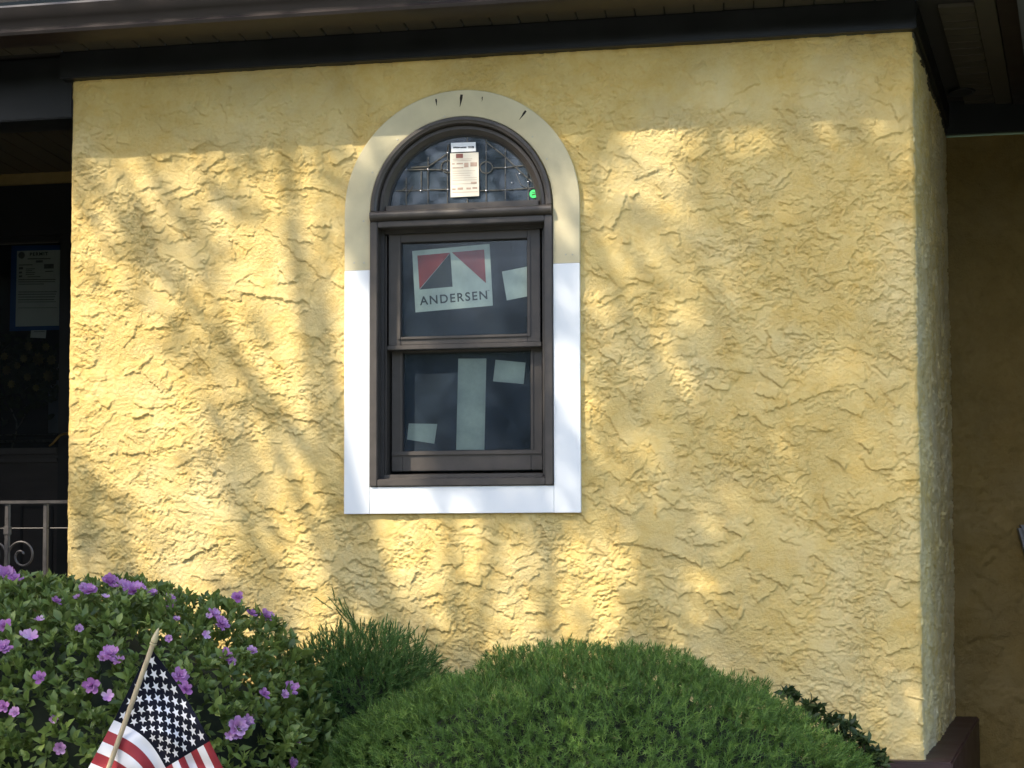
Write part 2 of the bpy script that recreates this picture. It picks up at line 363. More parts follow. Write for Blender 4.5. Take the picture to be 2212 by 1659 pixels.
# solid core of the house behind the stucco, open where the window sits
def poly_z(name, poly, z0, z1, m, bev=0): return MB().prism_z(poly, z0, z1).build(name, m, house, bev)
poly_z('foundation', [(XL-.005, .012), (XR+.006, .012), (2.05, 1.1), (2.05, 1.6), (XL-.005, 1.6)], 0, .87, 'stucco_grey')
# room behind the window
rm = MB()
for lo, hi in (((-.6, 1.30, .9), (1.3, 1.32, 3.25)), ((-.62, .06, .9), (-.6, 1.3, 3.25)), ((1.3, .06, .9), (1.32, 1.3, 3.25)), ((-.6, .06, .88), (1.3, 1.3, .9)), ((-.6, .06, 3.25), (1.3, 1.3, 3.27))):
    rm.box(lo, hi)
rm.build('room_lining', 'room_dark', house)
# maroon ledge at the foot of the walls
def ledge():
    b = MB(); d = SD
    def pt(x, y, off): return (x+SNR[0]*off, y+SNR[1]*off)
    A = (XR, 0.0); B = (A[0]+d[0]*1.17, A[1]+d[1]*1.17)
    a1 = pt(*A, .085); b1 = pt(*B, .085)
    fx = a1[0]+(-.035-a1[1])*d[0]/d[1]
    b.prism_z([(XL, -.045), (fx, -.045), (b1[0], b1[1]), (B[0]-.03, B[1]), (A[0]-.02, .02), (XL, .02)], .30, .909)
    o = b.build('base_ledge', 'maroon', house, .006); o['label'] = 'dark maroon painted ledge at the foot of the wall'
ledge()

# ------------------------------------------------------------------ eaves
ZS = 3.318
b = MB(); b.prism([(XL-.028, 3.224), (XR+.006, 3.224), (XR+.006, ZS), (XL-.028, ZS)], -.036, .02)
b.build('frieze_board', 'trim_dark', house, .003)
A = np.array([XR+.009, -.033]); Bp = A+SD*1.19
b = MB(); b.prism_z([tuple(A), tuple(Bp), tuple(Bp-SNR*.055), tuple(A-SNR*.045+SD*.01)], 3.225, ZS)
b.build('frieze_board', 'trim_dark', house, .003)
b = MB(); b.prism_z([tuple(A-SNR*.012+SD*.03), tuple(Bp-SNR*.012), tuple(Bp-SNR*.05), tuple(A-SNR*.05+SD*.03)], 3.205, 3.222)
b.build('bead_strip', 'soffit_brown', house)
b = MB(); b.box((2.02, BW-.035, 3.20), (3.0, BW+.02, 3.335)); b.build('frieze_board', 'trim_dark', house, .003)
# soffit of the front eave, board by board
box('soffit_backing', (-4, -.2, ZS+.012), (2.6, .0, ZS+.03), 'soffit_back', house)
proto = box('soffit_board', (-.0455, -.166, ZS), (.0455, -.037, ZS+.011), 'soffit_brown', house, .002)
xs = np.arange(-2.3, 2.5, .0955); proto.location.x = xs[0]
for x in xs[1:]:
    c = proto.copy(); COL.objects.link(c); c.location = (x, 0, random.uniform(-.0012, .0012))
box('fascia', (-4, -.185, 3.292), (2.6, -.167, 3.42), 'gutter_brown', house, .002)
g = MB()
prof = [(-.187, 3.40), (-.187, 3.288), (-.262, 3.288), (-.276, 3.293), (-.281, 3.302), (-.276, 3.309), (-.270, 3.313), (-.272, 3.325), (-.286, 3.340), (-.298, 3.354), (-.303, 3.368), (-.306, 3.376), (-.302, 3.384), (-.294, 3.384), (-.292, 3.378),
        (-.296, 3.366), (-.268, 3.325), (-.266, 3.312), (-.272, 3.304), (-.262, 3.292), (-.191, 3.292), (-.191, 3.40)]
n = len(prof); V = [(-4.0, y, z) for y, z in prof]+[(2.6, y, z) for y, z in prof]
g.add(V, [(i, n+i, n+(i+1) % n, (i+1) % n) for i in range(n)])
g.build('gutter', 'gutter_brown', house, smooth=True)
# roof: courses of shingles above the gutter
rf = MB(); rf.add([(-4.2, -.28, 3.425), (3.2, -.28, 3.425), (3.2, 4.2, 5.4), (-4.2, 4.2, 5.4), (-4.2, -.28, 3.405), (3.2, -.28, 3.405), (3.2, 4.2, 5.2), (-4.2, 4.2, 5.2)],
                 [(0, 1, 2, 3), (7, 6, 5, 4), (0, 4, 5, 1), (1, 5, 6, 2), (2, 6, 7, 3), (3, 7, 4, 0)])
roof = rf.build('roof', 'shingle', house)
sh = MB(); sl = (5.4-3.425)/4.48
for r in range(6):
    for k in range(24):
        y0 = -.285+r*.13; z0 = 3.428+(y0+.28)*sl; x0 = -4.2+k*.305+(r % 2)*.15; dz = random.uniform(.004, .009)
        sh.add([(x0+.004, y0, z0+dz), (x0+.30, y0, z0+dz), (x0+.30, y0+.2, z0+.2*sl+.002), (x0+.004, y0+.2, z0+.2*sl+.002), (x0+.004, y0, z0-.002), (x0+.30, y0, z0-.002)],
               [(0, 1, 2, 3), (0, 4, 5, 1)])
tag(sh.build('shingles', 'shingle', roof), kind='stuff')

# porch on the left: beam, ceiling boards, back wall with the door
DY = 1.42
pb = MB(); pb.box((-3.4, .002, 3.096), (XL+.002, .14, ZS-.002)); pb.build('porch_beam', 'trim_dark', house, .004)
box('ceiling_backing', (-3.4, 0, ZS+.014), (XL, DY+.1, ZS+.03), 'soffit_back', house)
proto = box('ceiling_board', (-.0455, .142, ZS+.002), (.0455, DY-.002, ZS+.012), 'soffit_brown', house, .002)
xs = np.arange(XL-.05, -3.35, -.0955); proto.location.x = xs[0]
for x in xs[1:]:
    c = proto.copy(); COL.objects.link(c); c.location = (x, 0, random.uniform(-.001, .001))
zt = W(80, 401, DY)[2]
box('porch_back_wall', (-3.4, DY, zt), (XL, DY+.06, ZS+.02), 'stucco_shaded', house)
jx = W(131, 800, DY)[0]                                   # right edge of the door glass
box('porch_shade_wall', (-2.95, -2.0, 0), (-2.88, DY+.1, 3.4), 'door_brown', house)  # unseen wall added on the left to block sky light from the porch
box('porch_floor', (-3.4, -.2, 0), (XL-.01, DY, .95), 'maroon', house, .01)
# side recess ceiling on the right: slats parallel to the front, trims running back at the wall's angle
def sk(off, y): return XR+off+(y)*SD[0]/SD[1]
box('ceiling_backing', (1.80, -.03, ZS+.014), (3.0, BW+.05, ZS+.03), 'soffit_back', house)
ys = np.arange(.052, BW-.05, .0665)
for y in ys:
    o1, o2 = .075, .188
    b = MB(); b.prism_z([(sk(o1, y), y), (sk(o2, y), y), (sk(o2, y+.061), y+.061), (sk(o1, y+.061), y+.061)], ZS+random.uniform(-.001, .001), ZS+.012)
    b.build('ceiling_slat', 'soffit_brown', house, .0015)
b = MB(); b.prism_z([(sk(.190, -.03), -.03), (sk(.255, -.03), -.03), (sk(.255, BW), BW), (sk(.190, BW), BW)], ZS-.006, ZS+.012); b.build('ceiling_trim', 'soffit_brown', house, .002)
b = MB(); b.prism_z([(sk(.259, -.03), -.03), (sk(.322, -.03), -.03), (sk(.322, BW), BW), (sk(.259, BW), BW)], ZS-.012, ZS+.012); b.build('ceiling_trim', 'gutter_brown', house, .002)
b = MB(); b.prism_z([(sk(.323, -.2), -.2), (sk(.345, -.2), -.2), (sk(.345, BW), BW), (sk(.323, BW), BW)], ZS-.03, ZS+.012); b.build('metal_edge', 'grey_metal', house, .002)
b = MB(); b.prism_z([(sk(.346, -.3), -.3), (3.0, -.3), (3.0, BW), (sk(.346, BW), BW)], ZS-.004, ZS+.012); b.build('ceiling_panel', 'soffit_brown', house)
box('recess_shade_wall', (2.58, -.10, 0), (2.68, BW+.1, 3.34), 'door_brown', house)  # unseen dark wall added to keep light out of the recess
box('recess_shade_soffit', (2.22, -2.4, 3.36), (4.0, -.31, 3.40), 'soffit_brown', house)  # unseen overhang added to cut sky light reaching the recess
box('wing_front', (2.69, .0, 0), (4.0, .2, 3.34), 'stucco_shaded', house)
# recessed ceiling light
cl = empty('recessed_light', (2.086, .93, ZS), 'dark round recessed light in the slatted recess ceiling', 'light')
m = MB(); nn = 24
for k in range(nn):
    a0, a1 = 2*math.pi*k/nn, 2*math.pi*(k+1)/nn
    for r0, z0, r1, z1 in ((.040, -.003, .048, -.004), (.048, -.004, .052, 0), (.040, -.003, .036, .0)):
        m.add([(2.086+r0*math.cos(a0), .93+r0*math.sin(a0), ZS+z0), (2.086+r1*math.cos(a0), .93+r1*math.sin(a0), ZS+z1), (2.086+r1*math.cos(a1), .93+r1*math.sin(a1), ZS+z1), (2.086+r0*math.cos(a1), .93+r0*math.sin(a1), ZS+z0)], [(0, 1, 2, 3)])
m.build('rim', 'black_frame', cl, smooth=True)
m = MB(); m.add([(2.086+.041*math.cos(2*math.pi*k/nn), .93+.041*math.sin(2*math.pi*k/nn), ZS-.0026) for k in range(nn)], [list(range(nn))]); m.build('lens', 'gasket', cl)

# ------------------------------------------------------------------ arched window
FY = -.030                                  # face of the frame
win = empty('arched_window', (.31, 0, Z0), 'arch-topped bronze sash window with white and beige surround', 'window')
bx0, bx1, bz0, bzt = -.0893, .7094, Z0-.0909, Z0+.732
box('casing_board', (bx0, -.022, bz0), (-.0015, .006, bzt-.0007), 'white_pvc', win, .0012)
box('casing_board', (.6215, -.022, bz0), (bx1, .006, bzt-.0007), 'white_pvc', win, .0012)
box('casing_board', (-.0008, -.0215, bz0+.0004), (.6208, .006, Z0-.0015), 'white_pvc', win, .0012)
ZC = Z0+.930; R0 = .31
def arch_path(r, zb, n=48, cx=.31):
    p = [(cx-r, zb, -1, 0), (cx-r, (zb+ZC)/2, -1, 0)]
    for k in range(n+1):
        a = math.pi*(1-k/n); p.append((cx+r*math.cos(a), ZC+r*math.sin(a), math.cos(a), math.sin(a)))
    return p+[(cx+r, (zb+ZC)/2, 1, 0), (cx+r, zb, 1, 0)]
ac = MB(); ac.sweep(arch_path(R0+.0015, bzt+.0007), [(0, .006), (0, -.0195), (.002, -.0205), (.087, -.0205), (.089, -.0185), (.089, .006)])
o = ac.build('arched_casing', 'beige_board', win, smooth=True); o['label'] = 'cracked beige arched casing board'
def wz(px, py, y): p = W(px, py, y); return p[0], p[2]
def zpx(zx, zy): return 713.2+zx/3.666, 164.6+zy/3.666
for (a, c, w) in (((836, 180), (846, 235), 7), ((1042, 145), (1028, 242), 11), ((1206, 163), (1201, 200), 4), ((1550, 273), (1497, 345), 9)):
    p = wz(*zpx(*a), -.021); q = wz(*zpx(*c), -.021); w *= .00042
    dx, dz = q[0]-p[0], q[1]-p[1]; L = math.hypot(dx, dz); nx, nz = dz/L, -dx/L
    m = MB(); pts = []
    for t, ww in ((0, .9), (.3, 1), (.6, .55), (1, .1)):
        j = random.uniform(-.0008, .0008); pts.append((p[0]+dx*t+nx*w*ww+j, p[1]+dz*t+nz*w*ww, p[0]+dx*t-nx*w*ww+j, p[1]+dz*t-nz*w*ww))
    m.prism([(a0, b0) for a0, b0, _, _ in pts]+[(c0, d0) for _, _, c0, d0 in reversed(pts)], -.0212, -.0204); m.build('crack', 'crack_dark', win)
for zx, zy in ((533, 503), (335, 762), (268, 1477), (190, 1478), (1602, 480), (1716, 655), (1865, 1412), (1918, 1412), (265, 1148), (905, 318)):
    x, z = wz(*zpx(zx, zy), -.0205); m = MB(); r = random.uniform(.0028, .004)
    m.tube([(x, -.0203, z), (x, -.0215, z), (x, -.0222, z)], [r, r*.9, r*.3], 8); m.build('nail_head', 'nail', win, smooth=True)
# main frame of the double-hung unit
ZM = Z0+.893
def rect_ring(b, x0, x1, z0, z1, wl, wr, wb, wt, y0, y1):
    b.box((x0, y0, z0), (x0+wl, y1, z1)); b.box((x1-wr, y0, z0), (x1, y1, z1))
    b.box((x0+wl+.0004, y0+.0005, z0), (x1-wr-.0004, y1, z0+wb)); b.box((x0+wl+.0004, y0+.0005, z1-wt), (x1-wr-.0004, y1, z1)); return b
b = MB()
rect_ring(b, .0005, .6195, Z0+.0005, ZM, .026, .026, .024, .020, FY, .02)
b.build('main_frame', 'bronze', win, .0025)
b = MB(); rect_ring(b, .004, .616, Z0+.012, ZM-.002, .034, .034, .014, .030, .0205, .11); b.build('jamb_liner', 'bronze_dark', win, .002)
b = MB()
for x0, x1 in ((.038, .0425), (.5775, .582)):
    b.box((x0, .035, Z0+.03), (x1, .105, ZM-.034)); 
b.build('track_rib', 'bronze', win, .001)
b = MB(); b.add([(.0265, FY+.008, Z0+.022), (.5935, FY+.008, Z0+.022), (.5935, .12, Z0+.054), (.0265, .12, Z0+.054), (.0265, FY+.008, Z0+.01), (.5935, FY+.008, Z0+.01), (.5935, .11, Z0+.01), (.0265, .11, Z0+.01)],
              [(0, 1, 2, 3), (7, 6, 5, 4), (0, 4, 5, 1), (1, 5, 6, 2), (2, 6, 7, 3), (3, 7, 4, 0)])
b.box((.04, .012, Z0+.024), (.58, .028, Z0+.0415))
b.build('sill', 'bronze', win, .002)
# upper sash (outer track) and lower sash (inner track)
US, LS = .034, .078
ux0, ux1, uz0, uz1 = .050, .570, Z0+.482, Z0+.868
b = MB(); rect_ring(b, ux0, ux1, uz0, uz1, .042, .042, .026, .034, US, US+.035)
b.box((ux0-.004, US-.004, uz0-.016), (ux1+.004, US+.034, uz0-.0004))
for lo, hi in (((ux0+.032, US-.005, uz0+.018), (ux0+.0425, US, uz1-.026)), ((ux1-.0425, US-.005, uz0+.018), (ux1-.032, US, uz1-.026)), ((ux0+.0428, US-.005, uz0+.018), (ux1-.0428, US, uz0+.0275)), ((ux0+.0428, US-.005, uz1-.0355), (ux1-.0428, US, uz1-.026))): b.box(lo, hi)
up = b.build('upper_sash', 'bronze', win, .0018)
b = MB(); rect_ring(b, ux0+.0395, ux1-.0395, uz0+.0235, uz1-.0315, .0055, .0055, .006, .006, US+.006, US+.016); b.build('gasket', 'gasket', up)
b = MB(); b.add([(ux0+.04, US+.013, uz0+.02), (ux1-.04, US+.013, uz0+.02), (ux1-.04, US+.013, uz1-.03), (ux0+.04, US+.013, uz1-.03)], [(0, 1, 2, 3)]); b.build('glass_pane', 'window_glass', up)
lx0, lx1, lz0, lz1 = .050, .570, Z0+.056, Z0+.492
b = MB(); rect_ring(b, lx0, lx1, lz0, lz1, .038, .038, .066, .030, LS, LS+.035)
b.box((lx0+.001, LS-.006, lz0+.053), (lx1-.001, LS-.0004, lz0+.067))
for x0 in (lx0+.029, lx1-.0385): b.box((x0, LS-.005, lz0+.0674), (x0+.0095, LS-.0004, lz1-.03))
lo_ = b.build('lower_sash', 'bronze', win, .0018)
b = MB(); rect_ring(b, lx0+.0355, lx1-.0355, lz0+.0635, lz1-.0275, .0055, .0055, .006, .006, LS+.006, LS+.016); b.build('gasket', 'gasket', lo_)
b = MB(); b.add([(lx0+.036, LS+.013, lz0+.055), (lx1-.036, LS+.013, lz0+.055), (lx1-.036, LS+.013, lz1-.026), (lx0+.036, LS+.013, lz1-.026)], [(0, 1, 2, 3)]); b.build('glass_pane', 'window_glass', lo_)
# mullion between the arch and the sashes
pr = [(.02, ZM+.0005), (FY+.004, ZM+.0005), (FY-.006, ZM+.003), (FY-.013, ZM+.010), (FY-.015, ZM+.018), (FY-.013, ZM+.026), (FY-.006, ZM+.033), (FY+.004, ZM+.036), (.02, ZM+.036)]
b = MB(); n = len(pr); b.add([(.002, y, z) for y, z in pr]+[(.618, y, z) for y, z in pr], [(i, n+i, n+(i+1) % n, (i+1) % n) for i in range(n)]+[list(range(n)), list(range(2*n-1, n-1, -1))])
b.build('mullion', 'bronze', win, smooth=True)
ZB = ZM+.0365
def half_path(r, n=48): 
    p = []
    for k in range(n+1):
        a = math.pi*(1-k/n); p.append((.31+r*math.cos(a), max(ZC+r*math.sin(a), ZB), math.cos(a), math.sin(a)))
    return p
b = MB(); b.sweep(half_path(.3085), [(0, .03), (0, FY+.004), (-.003, FY), (-.012, FY), (-.016, FY+.004), (-.0205, FY+.005), (-.022, FY+.012), (-.022, .03)])
b.build('arch_frame', 'bronze', win, smooth=True)
b = MB(); b.sweep(half_path(.286), [(0, .034), (0, -.002), (-.004, -.006), (-.014, -.006), (-.017, -.001), (-.025, .004), (-.028, .010), (-.028, .034)])
b.box((.05, -.004, ZB+.0003), (.57, .034, ZB+.022))
arch = b.build('arch_sash', 'bronze', win, smooth=True)
GY = .020
gp = [(.31+  .260*math.cos(a), GY, max(ZC+  .260*math.sin(a), ZB+.018)) for a in np.linspace(math.pi, 0, 41)]
b = MB(); b.add(gp, [list(range(len(gp)))]); b.build('glass_pane', 'arch_glass', arch)
b = MB(); b.sweep([(x, z, nx, nz) for x, z, nx, nz in half_path(.2585)], [(0, GY-.001), (0, GY-.008), (-.006, GY-.006), (-.006, GY-.001)]); b.build('gasket', 'gasket', arch)
# lead cames of the arch pane
def came(pts, w=.0026, m='lead', y=GY-.0045, t=.003, nm='lead_came'):
    P = [wz(*zpx(*p), y) for p in pts]; mb = MB()
    for (x0, z0), (x1, z1) in zip(P[:-1], P[1:]):
        L = math.hypot(x1-x0, z1-z0) or 1e-6; nx, nz = (z1-z0)/L*w/2, -(x1-x0)/L*w/2
        mb.prism([(x0+nx, z0+nz), (x1+nx, z1+nz), (x1-nx, z1-nz), (x0-nx, z0-nz)], y, y+t)
    return mb.build(nm, m, arch)
for zx, t0, t1 in ((602, 800, 1015), (775, 640, 1012), (930, 555, 1008), (1086, 485, 520), (1086, 968, 1002), (1235, 500, 998), (1387, 540, 995), (1568, 700, 985)): came([(zx, t0), (zx-1, (t0+t1)/2), (zx, t1)])
came([(520, 905), (660, 903), (940, 895)], .003); came([(1185, 905), (1400, 900), (1640, 880)], .003)
came([(590, 740), (775, 738), (925, 742)], .0035); came([(1280, 725), (1390, 722), (1590, 700)], .0035)
came([(640, 722), (775, 715), (930, 612), (935, 540)], .0038); came([(1235, 520), (1390, 640), (1510, 760), (1650, 880)], .0035)
for cx_, cy_, rr in ((930, 715, 52), (1235, 722, 50)):
    came([(cx_+rr*math.cos(a), cy_+rr*.92*math.sin(a)) for a in np.linspace(0, 2*math.pi, 18)], .003)
came([(720, 750), (722, 900)], .003); came([(1565, 730), (1567, 840)], .003)
came([(1470, 770), (1510, 860), (1590, 900)], .002); came([(560, 910), (605, 875)], .002); came([(605, 945), (655, 870)], .002)
for zx, zy in ((602, 740), (775, 738), (930, 742), (775, 900), (930, 897), (602, 905), (1235, 905), (1387, 900), (1387, 722), (1235, 598), (1387, 595), (1568, 720), (1568, 835), (1500, 655), (930, 605), (718, 905), (1440, 845), (1500, 770)):
    x, z = wz(*zpx(zx, zy), GY-.006); m = MB(); r = random.uniform(.002, .0038)
    m.tube([(x, GY-.0045, z), (x, GY-.006, z+.0005), (x, GY-.0068, z+.001)], [r, r*.8, r*.2], 7); m.build('glint_bead', 'glint_metal', arch, smooth=True)  # shiny beads added along the cames to catch sun glints
# stickers and sheets, each a thin thing of its own
def quad_sheet(name, pts, y, m, label, cat, conv, group=None, prints=(), t=.0005, bow=0.0):
    P = [wz(*conv(*p), y) for p in pts]; c = np.mean(P, 0)
    e = empty(name, (c[0], y, c[1]), label, cat, group)
    b = MB(); b.prism(P, y, y+t); b.build('sheet', m, e)
    for nm, pm, pp in prints:
        q = [wz(*conv(*p), y-.0004) for p in pp]; b = MB(); b.prism(q, y-.0005, y-.0001); b.build(nm, pm, e)
    return e
c1 = lambda x, y: (713.2+x/3.666, 164.6+y/3.666)
c8 = lambda x, y: ((1700+x/5.529)/1.8228, (500+y/5.53)/1.8228)
c5 = lambda x, y: (855.8+x/6.72, 504.7+y/6.72)
c2 = lambda x, y: (713.2+x/2.8, 548.6+y/2.8)
def R_(x0, y0, x1, y1): return [(x0, y0), (x1, y0-(x1-x0)*.03), (x1, y1-(x1-x0)*.03), (x0, y1)]
YS = GY-.0062
prs = [('print', 'ink', R_(470+i*32, 432+random.randint(-3, 3), 497+i*32, 458+random.randint(-4, 4))) for i in range(9)]
prs += [('print', 'ink', R_(790, 418, 915, 430)), ('print', 'ink_grey', R_(795, 440, 880, 462)), ('print', 'ink', R_(885, 428, 918, 462))]
quad_sheet('window_sticker', [(418, 348), (955, 328), (960, 528), (425, 552)], YS, 'paper_white', 'small white sticker with a line of black print high on the arched pane', 'sticker', c8, None, prs)
prs = [('print', 'ink_maroon', R_(528, 585, 680, 678)), ('print', 'ink_pale', R_(442, 790, 500, 818)), ('print', 'ink_pale', R_(540, 785, 680, 815)), ('print', 'ink_pale', R_(705, 780, 800, 880)), ('print', 'ink_pale', R_(840, 770, 985, 860)),
       ('print', 'ink_pale', R_(450, 880, 690, 905))]+[('print', 'ink_pale', R_(450+random.randint(0, 20), yy, 780+random.randint(0, 200), yy+7)) for yy in (700, 735, 960, 1010, 1060, 1110, 1160, 1240)]+\
      [('print', 'ink_pale', R_(855, 1195, 980, 1240)), ('print', 'ink_pale', R_(445, 1340, 520, 1370)), ('print', 'ink_pale', R_(560, 1320, 680, 1370)), ('print', 'ink_pale', R_(755, 1320, 850, 1360)), ('print', 'ink_pale', R_(885, 1310, 990, 1350)), ('print', 'ink_pale', R_(450, 1420, 1000, 1430))]
quad_sheet('window_label', [(400, 575), (1018, 550), (1030, 1502), (410, 1532)], YS, 'paper_warm', 'tall cream paper label with faded red print on the arched pane', 'label', c8, None, prs)
gx, gz = wz(*c1(1612, 932), YS); e = empty('dot_sticker', (gx, YS, gz), 'bright green round sticker in the lower corner of the arched pane', 'sticker')
b = MB(); b.prism([(gx+.0142*math.cos(a), gz+.0142*math.sin(a)) for a in np.linspace(0, 2*math.pi, 28, endpoint=False)], YS, YS+.0005); b.build('disc', 'green_dot', e)
b = MB(); b.prism([(gx-.006, gz-.001), (gx+.006, gz+.001), (gx+.006, gz-.003), (gx-.006, gz-.005)], YS-.0005, YS-.0001)
b.prism([(gx-.006, gz+.005), (gx+.006, gz+.006), (gx+.006, gz+.0045), (gx-.006, gz+.0035)], YS-.0005, YS-.0001); b.build('print', 'wreath_leaf', e)
YU = US+.019
po = quad_sheet('window_poster', [(232, 252), (1355, 148), (1405, 1045), (280, 1143)], YU, 'paper', 'pale printed sign with red and black peak emblem and lettering behind the upper pane', 'sign', c5, None,
    [('red_emblem', 'ink_red', [(308, 318), (786, 276), (338, 806)]), ('black_emblem', 'ink', [(787, 282), (818, 770), (342, 812)]), ('red_emblem', 'ink_red', [(808, 272), (1278, 230), (1303, 718)]),
     ('trademark', 'ink_grey', [(1325, 822), (1356, 819), (1357, 827), (1326, 830)])])
def text_mesh(txt, conv, o, xa, ya, y, m, parent, bold=.018):
    cu = bpy.data.curves.new('t', 'FONT'); cu.body = txt; cu.offset = bold; cu.resolution_u = 6; cu.space_character = 1.22
    to = bpy.data.objects.new('t', cu); COL.objects.link(to); dg = bpy.context.evaluated_depsgraph_get(); dg.update()
    me = to.evaluated_get(dg).to_mesh(); V = np.array([v.co[:] for v in me.vertices]); Fs = [list(p.vertices) for p in me.polygons]
    bpy.data.objects.remove(to)
    V[:, 0] -= V[:, 0].min(); V[:, 0] /= V[:, 0].max(); V[:, 1] /= .70
    b = MB(); P = []
    for v in V:
        px = (o[0]+xa[0]*v[0]+ya[0]*v[1], o[1]+xa[1]*v[0]+ya[1]*v[1]); x, z = wz(*conv(*px), y); P.append((x, y, z))
    b.add(P, Fs); return b.build('lettering', m, parent)
text_mesh('ANDERSEN', c5, (345, 1037), (980, -90), (-8, -122), YU-.0006, 'ink', po)
def paper(name, pts, y, conv, label): return quad_sheet(name, pts, y, 'paper', label, 'paper', conv)
paper('paper_square', [(1535, 550), (1945, 470), (2005, 890), (1605, 970)], YU, c5, 'tilted pale square of paper beside the red and black sign')
YL = LS+.019
paper('paper_strip', [(775, 633), (945, 632), (933, 1185), (762, 1185)], YL, c2, 'long upright pale paper strip behind the lower pane')
paper('paper_square', [(1000, 640), (1182, 657), (1170, 787), (985, 770)], YL, c2, 'pale paper rectangle right of the long paper strip, high in the lower pane')
paper('paper_square', [(475, 1025), (648, 1028), (630, 1148), (465, 1122)], YL, c2, 'pale paper rectangle low in the corner of the lower pane, left of the strip')

# ------------------------------------------------------------------ porch door, notice, railing
dr = empty('storm_door', (-2.2, DY, .95), 'black framed glass storm door under the dark porch', 'door')
gt, gb = W(60, 526, DY)[2], W(60, 968, DY)[2]; x1 = jx+.055
box('header', (-3.4, DY-.02, gt+.03), (XL, DY+.05, zt-.001), 'black_frame', dr)
box('jamb', (x1, DY-.045, .95), (x1+.12, DY+.05, gt+.03), 'black_frame', dr, .003)
box('side_panel', (x1+.1205, DY, .95), (XL, DY+.05, gt+.03), 'black_frame', dr)
box('stile', (jx, DY-.02, .95), (x1-.001, DY+.015, gt+.029), 'black_frame', dr, .003)
box('rail', (-3.0, DY-.018, gt), (jx-.0005, DY+.015, gt+.029), 'black_frame', dr, .003)
box('glazing_bar', (-3.0, DY-.024, gt-.006), (jx-.004, DY-.0185, gt-.002), 'iron', dr)
box('kick_panel', (-3.0, DY-.012, .95), (jx-.0005, DY+.015, gb-.03), 'door_brown', dr, .002)
box('rail', (-3.0, DY-.019, gb-.0298), (jx-.0005, DY+.015, gb), 'bronze_dark', dr, .003)
z4 = W(110, 985, DY)[2]; box('rail', (-3.0, DY-.022, z4-.03), (jx-.001, DY-.0125, z4-.012), 'bronze_dark', dr, .002)
z5 = W(110, 1093, DY)[2]
b = MB(); xk = W(48, 1100, DY)[0]; rect_ring(b, xk, jx-.02, 1.1, z5, .012, .012, .012, .012, DY-.018, DY-.0122); b.build('panel_moulding', 'black_frame', dr, .002)
b = MB(); b.add([(-3.0, DY, gb), (jx, DY, gb), (jx, DY, gt), (-3.0, DY, gt)], [(0, 1, 2, 3)]); b.build('glass_pane', 'door_glass', dr)
c4 = lambda x, y: (x/1.8228/1.58, (1250+y/1.58)/1.8228)
hp = [np.array(W(*c4(x, y), DY-.075)) for x, y in ((422, 722), (398, 724), (372, 735), (350, 758), (328, 785), (306, 800))]
b = MB(); b.tube(hp, [.006, .0065, .0065, .006, .0055, .004], 8); b.tube([hp[0], hp[0]+np.array([0, .05, 0])], .009, 8); b.build('handle', 'brass', dr, smooth=True)
inner = empty('inner_door', (-2.2, DY+.12, .95), 'dark inner entrance door behind the storm door glass', 'door')
box('slab', (-3.2, DY+.12, .95), (XL-.1, DY+.16, gt+.1), 'door_brown', inner)
z6 = W(60, 952, DY+.11)[2]
box('glass_ledge', (-3.0, DY+.10, z6-.008), (W(120, 950, DY+.1)[0], DY+.119, z6+.004), 'lead', inner, .001)
box('glass_ledge', (-3.0, DY+.104, z6+.026), (W(118, 935, DY+.1)[0], DY+.119, z6+.031), 'lead', inner, .001)
x7 = W(103, 850, DY+.1)[0]; box('side_light', (x7, DY+.108, z6+.034), (x7+.075, DY+.1195, z6+.36), 'grey_metal', inner, .001)
for pts in ([(66, 560), (85, 610), (105, 650), (100, 720), (85, 790)], [(105, 690), (135, 650), (155, 605)], [(10, 625), (25, 650), (45, 655)], [(75, 830), (77, 775)]):
    b = MB(); b.tube([W(*c4(x, y), DY+.112) for x, y in pts], .003, 6); b.build('lead_vine', 'lead', inner, smooth=True)
# permit notice taped on the glass
c3 = lambda x, y: (x/2.7667/1.8228, (850+y/2.765)/1.8228)
YN = DY+.004
nb = quad_sheet('permit_notice', [(185, 382), (655, 370), (643, 1195), (168, 1205)], YN, 'paper', 'white printed permit sheet on blue tape stuck to the storm door glass', 'notice', c3, None,
   [('print', 'ink_grey', [(x0, yy), (x1_, yy-3), (x1_, yy+hh-3), (x0, yy+hh)]) for x0, x1_, yy, hh in [(300, 550, 462, 12), (390, 465, 485, 25), (205, 355, 530, 10), (480, 585, 525, 50), (205, 250, 560, 24), (280, 380, 575, 8), (280, 350, 595, 8), (205, 240, 608, 20), (280, 385, 615, 8), (280, 375, 635, 8), (490, 580, 600, 10), (205, 240, 650, 20), (300, 440, 660, 8), (200, 605, 690, 10), (200, 600, 715, 8), (200, 480, 740, 8), (200, 620, 825, 8), (195, 610, 850, 8), (200, 600, 880, 8), (195, 590, 910, 8), (195, 610, 935, 6), (200, 620, 1000, 5)]]
   +[('seal', 'ink_grey', [(235+36*math.cos(a), 428+38*math.sin(a)) for a in np.linspace(0, 2*math.pi, 20, endpoint=False)])])
P = [wz(*c3(*p), YN+.0012) for p in [(125, 325), (668, 318), (662, 1240), (105, 1255)]]
b = MB(); b.prism(P, YN+.0008, YN+.0016); b.build('blue_backing', 'blue_tape', nb)
text_mesh('PERMIT', c3, (325, 435), (198, -8), (0, -34), YN-.0006, 'ink', nb, .03)
quad_sheet('small_card', [(338, 1245), (505, 1243), (497, 1332), (330, 1325)], YN, 'paper', 'small white card stuck to the glass just below the permit sheet', 'card', c3, None, [('print', 'ink_grey', [(370, 1258), (490, 1256), (490, 1262), (370, 1264)])])
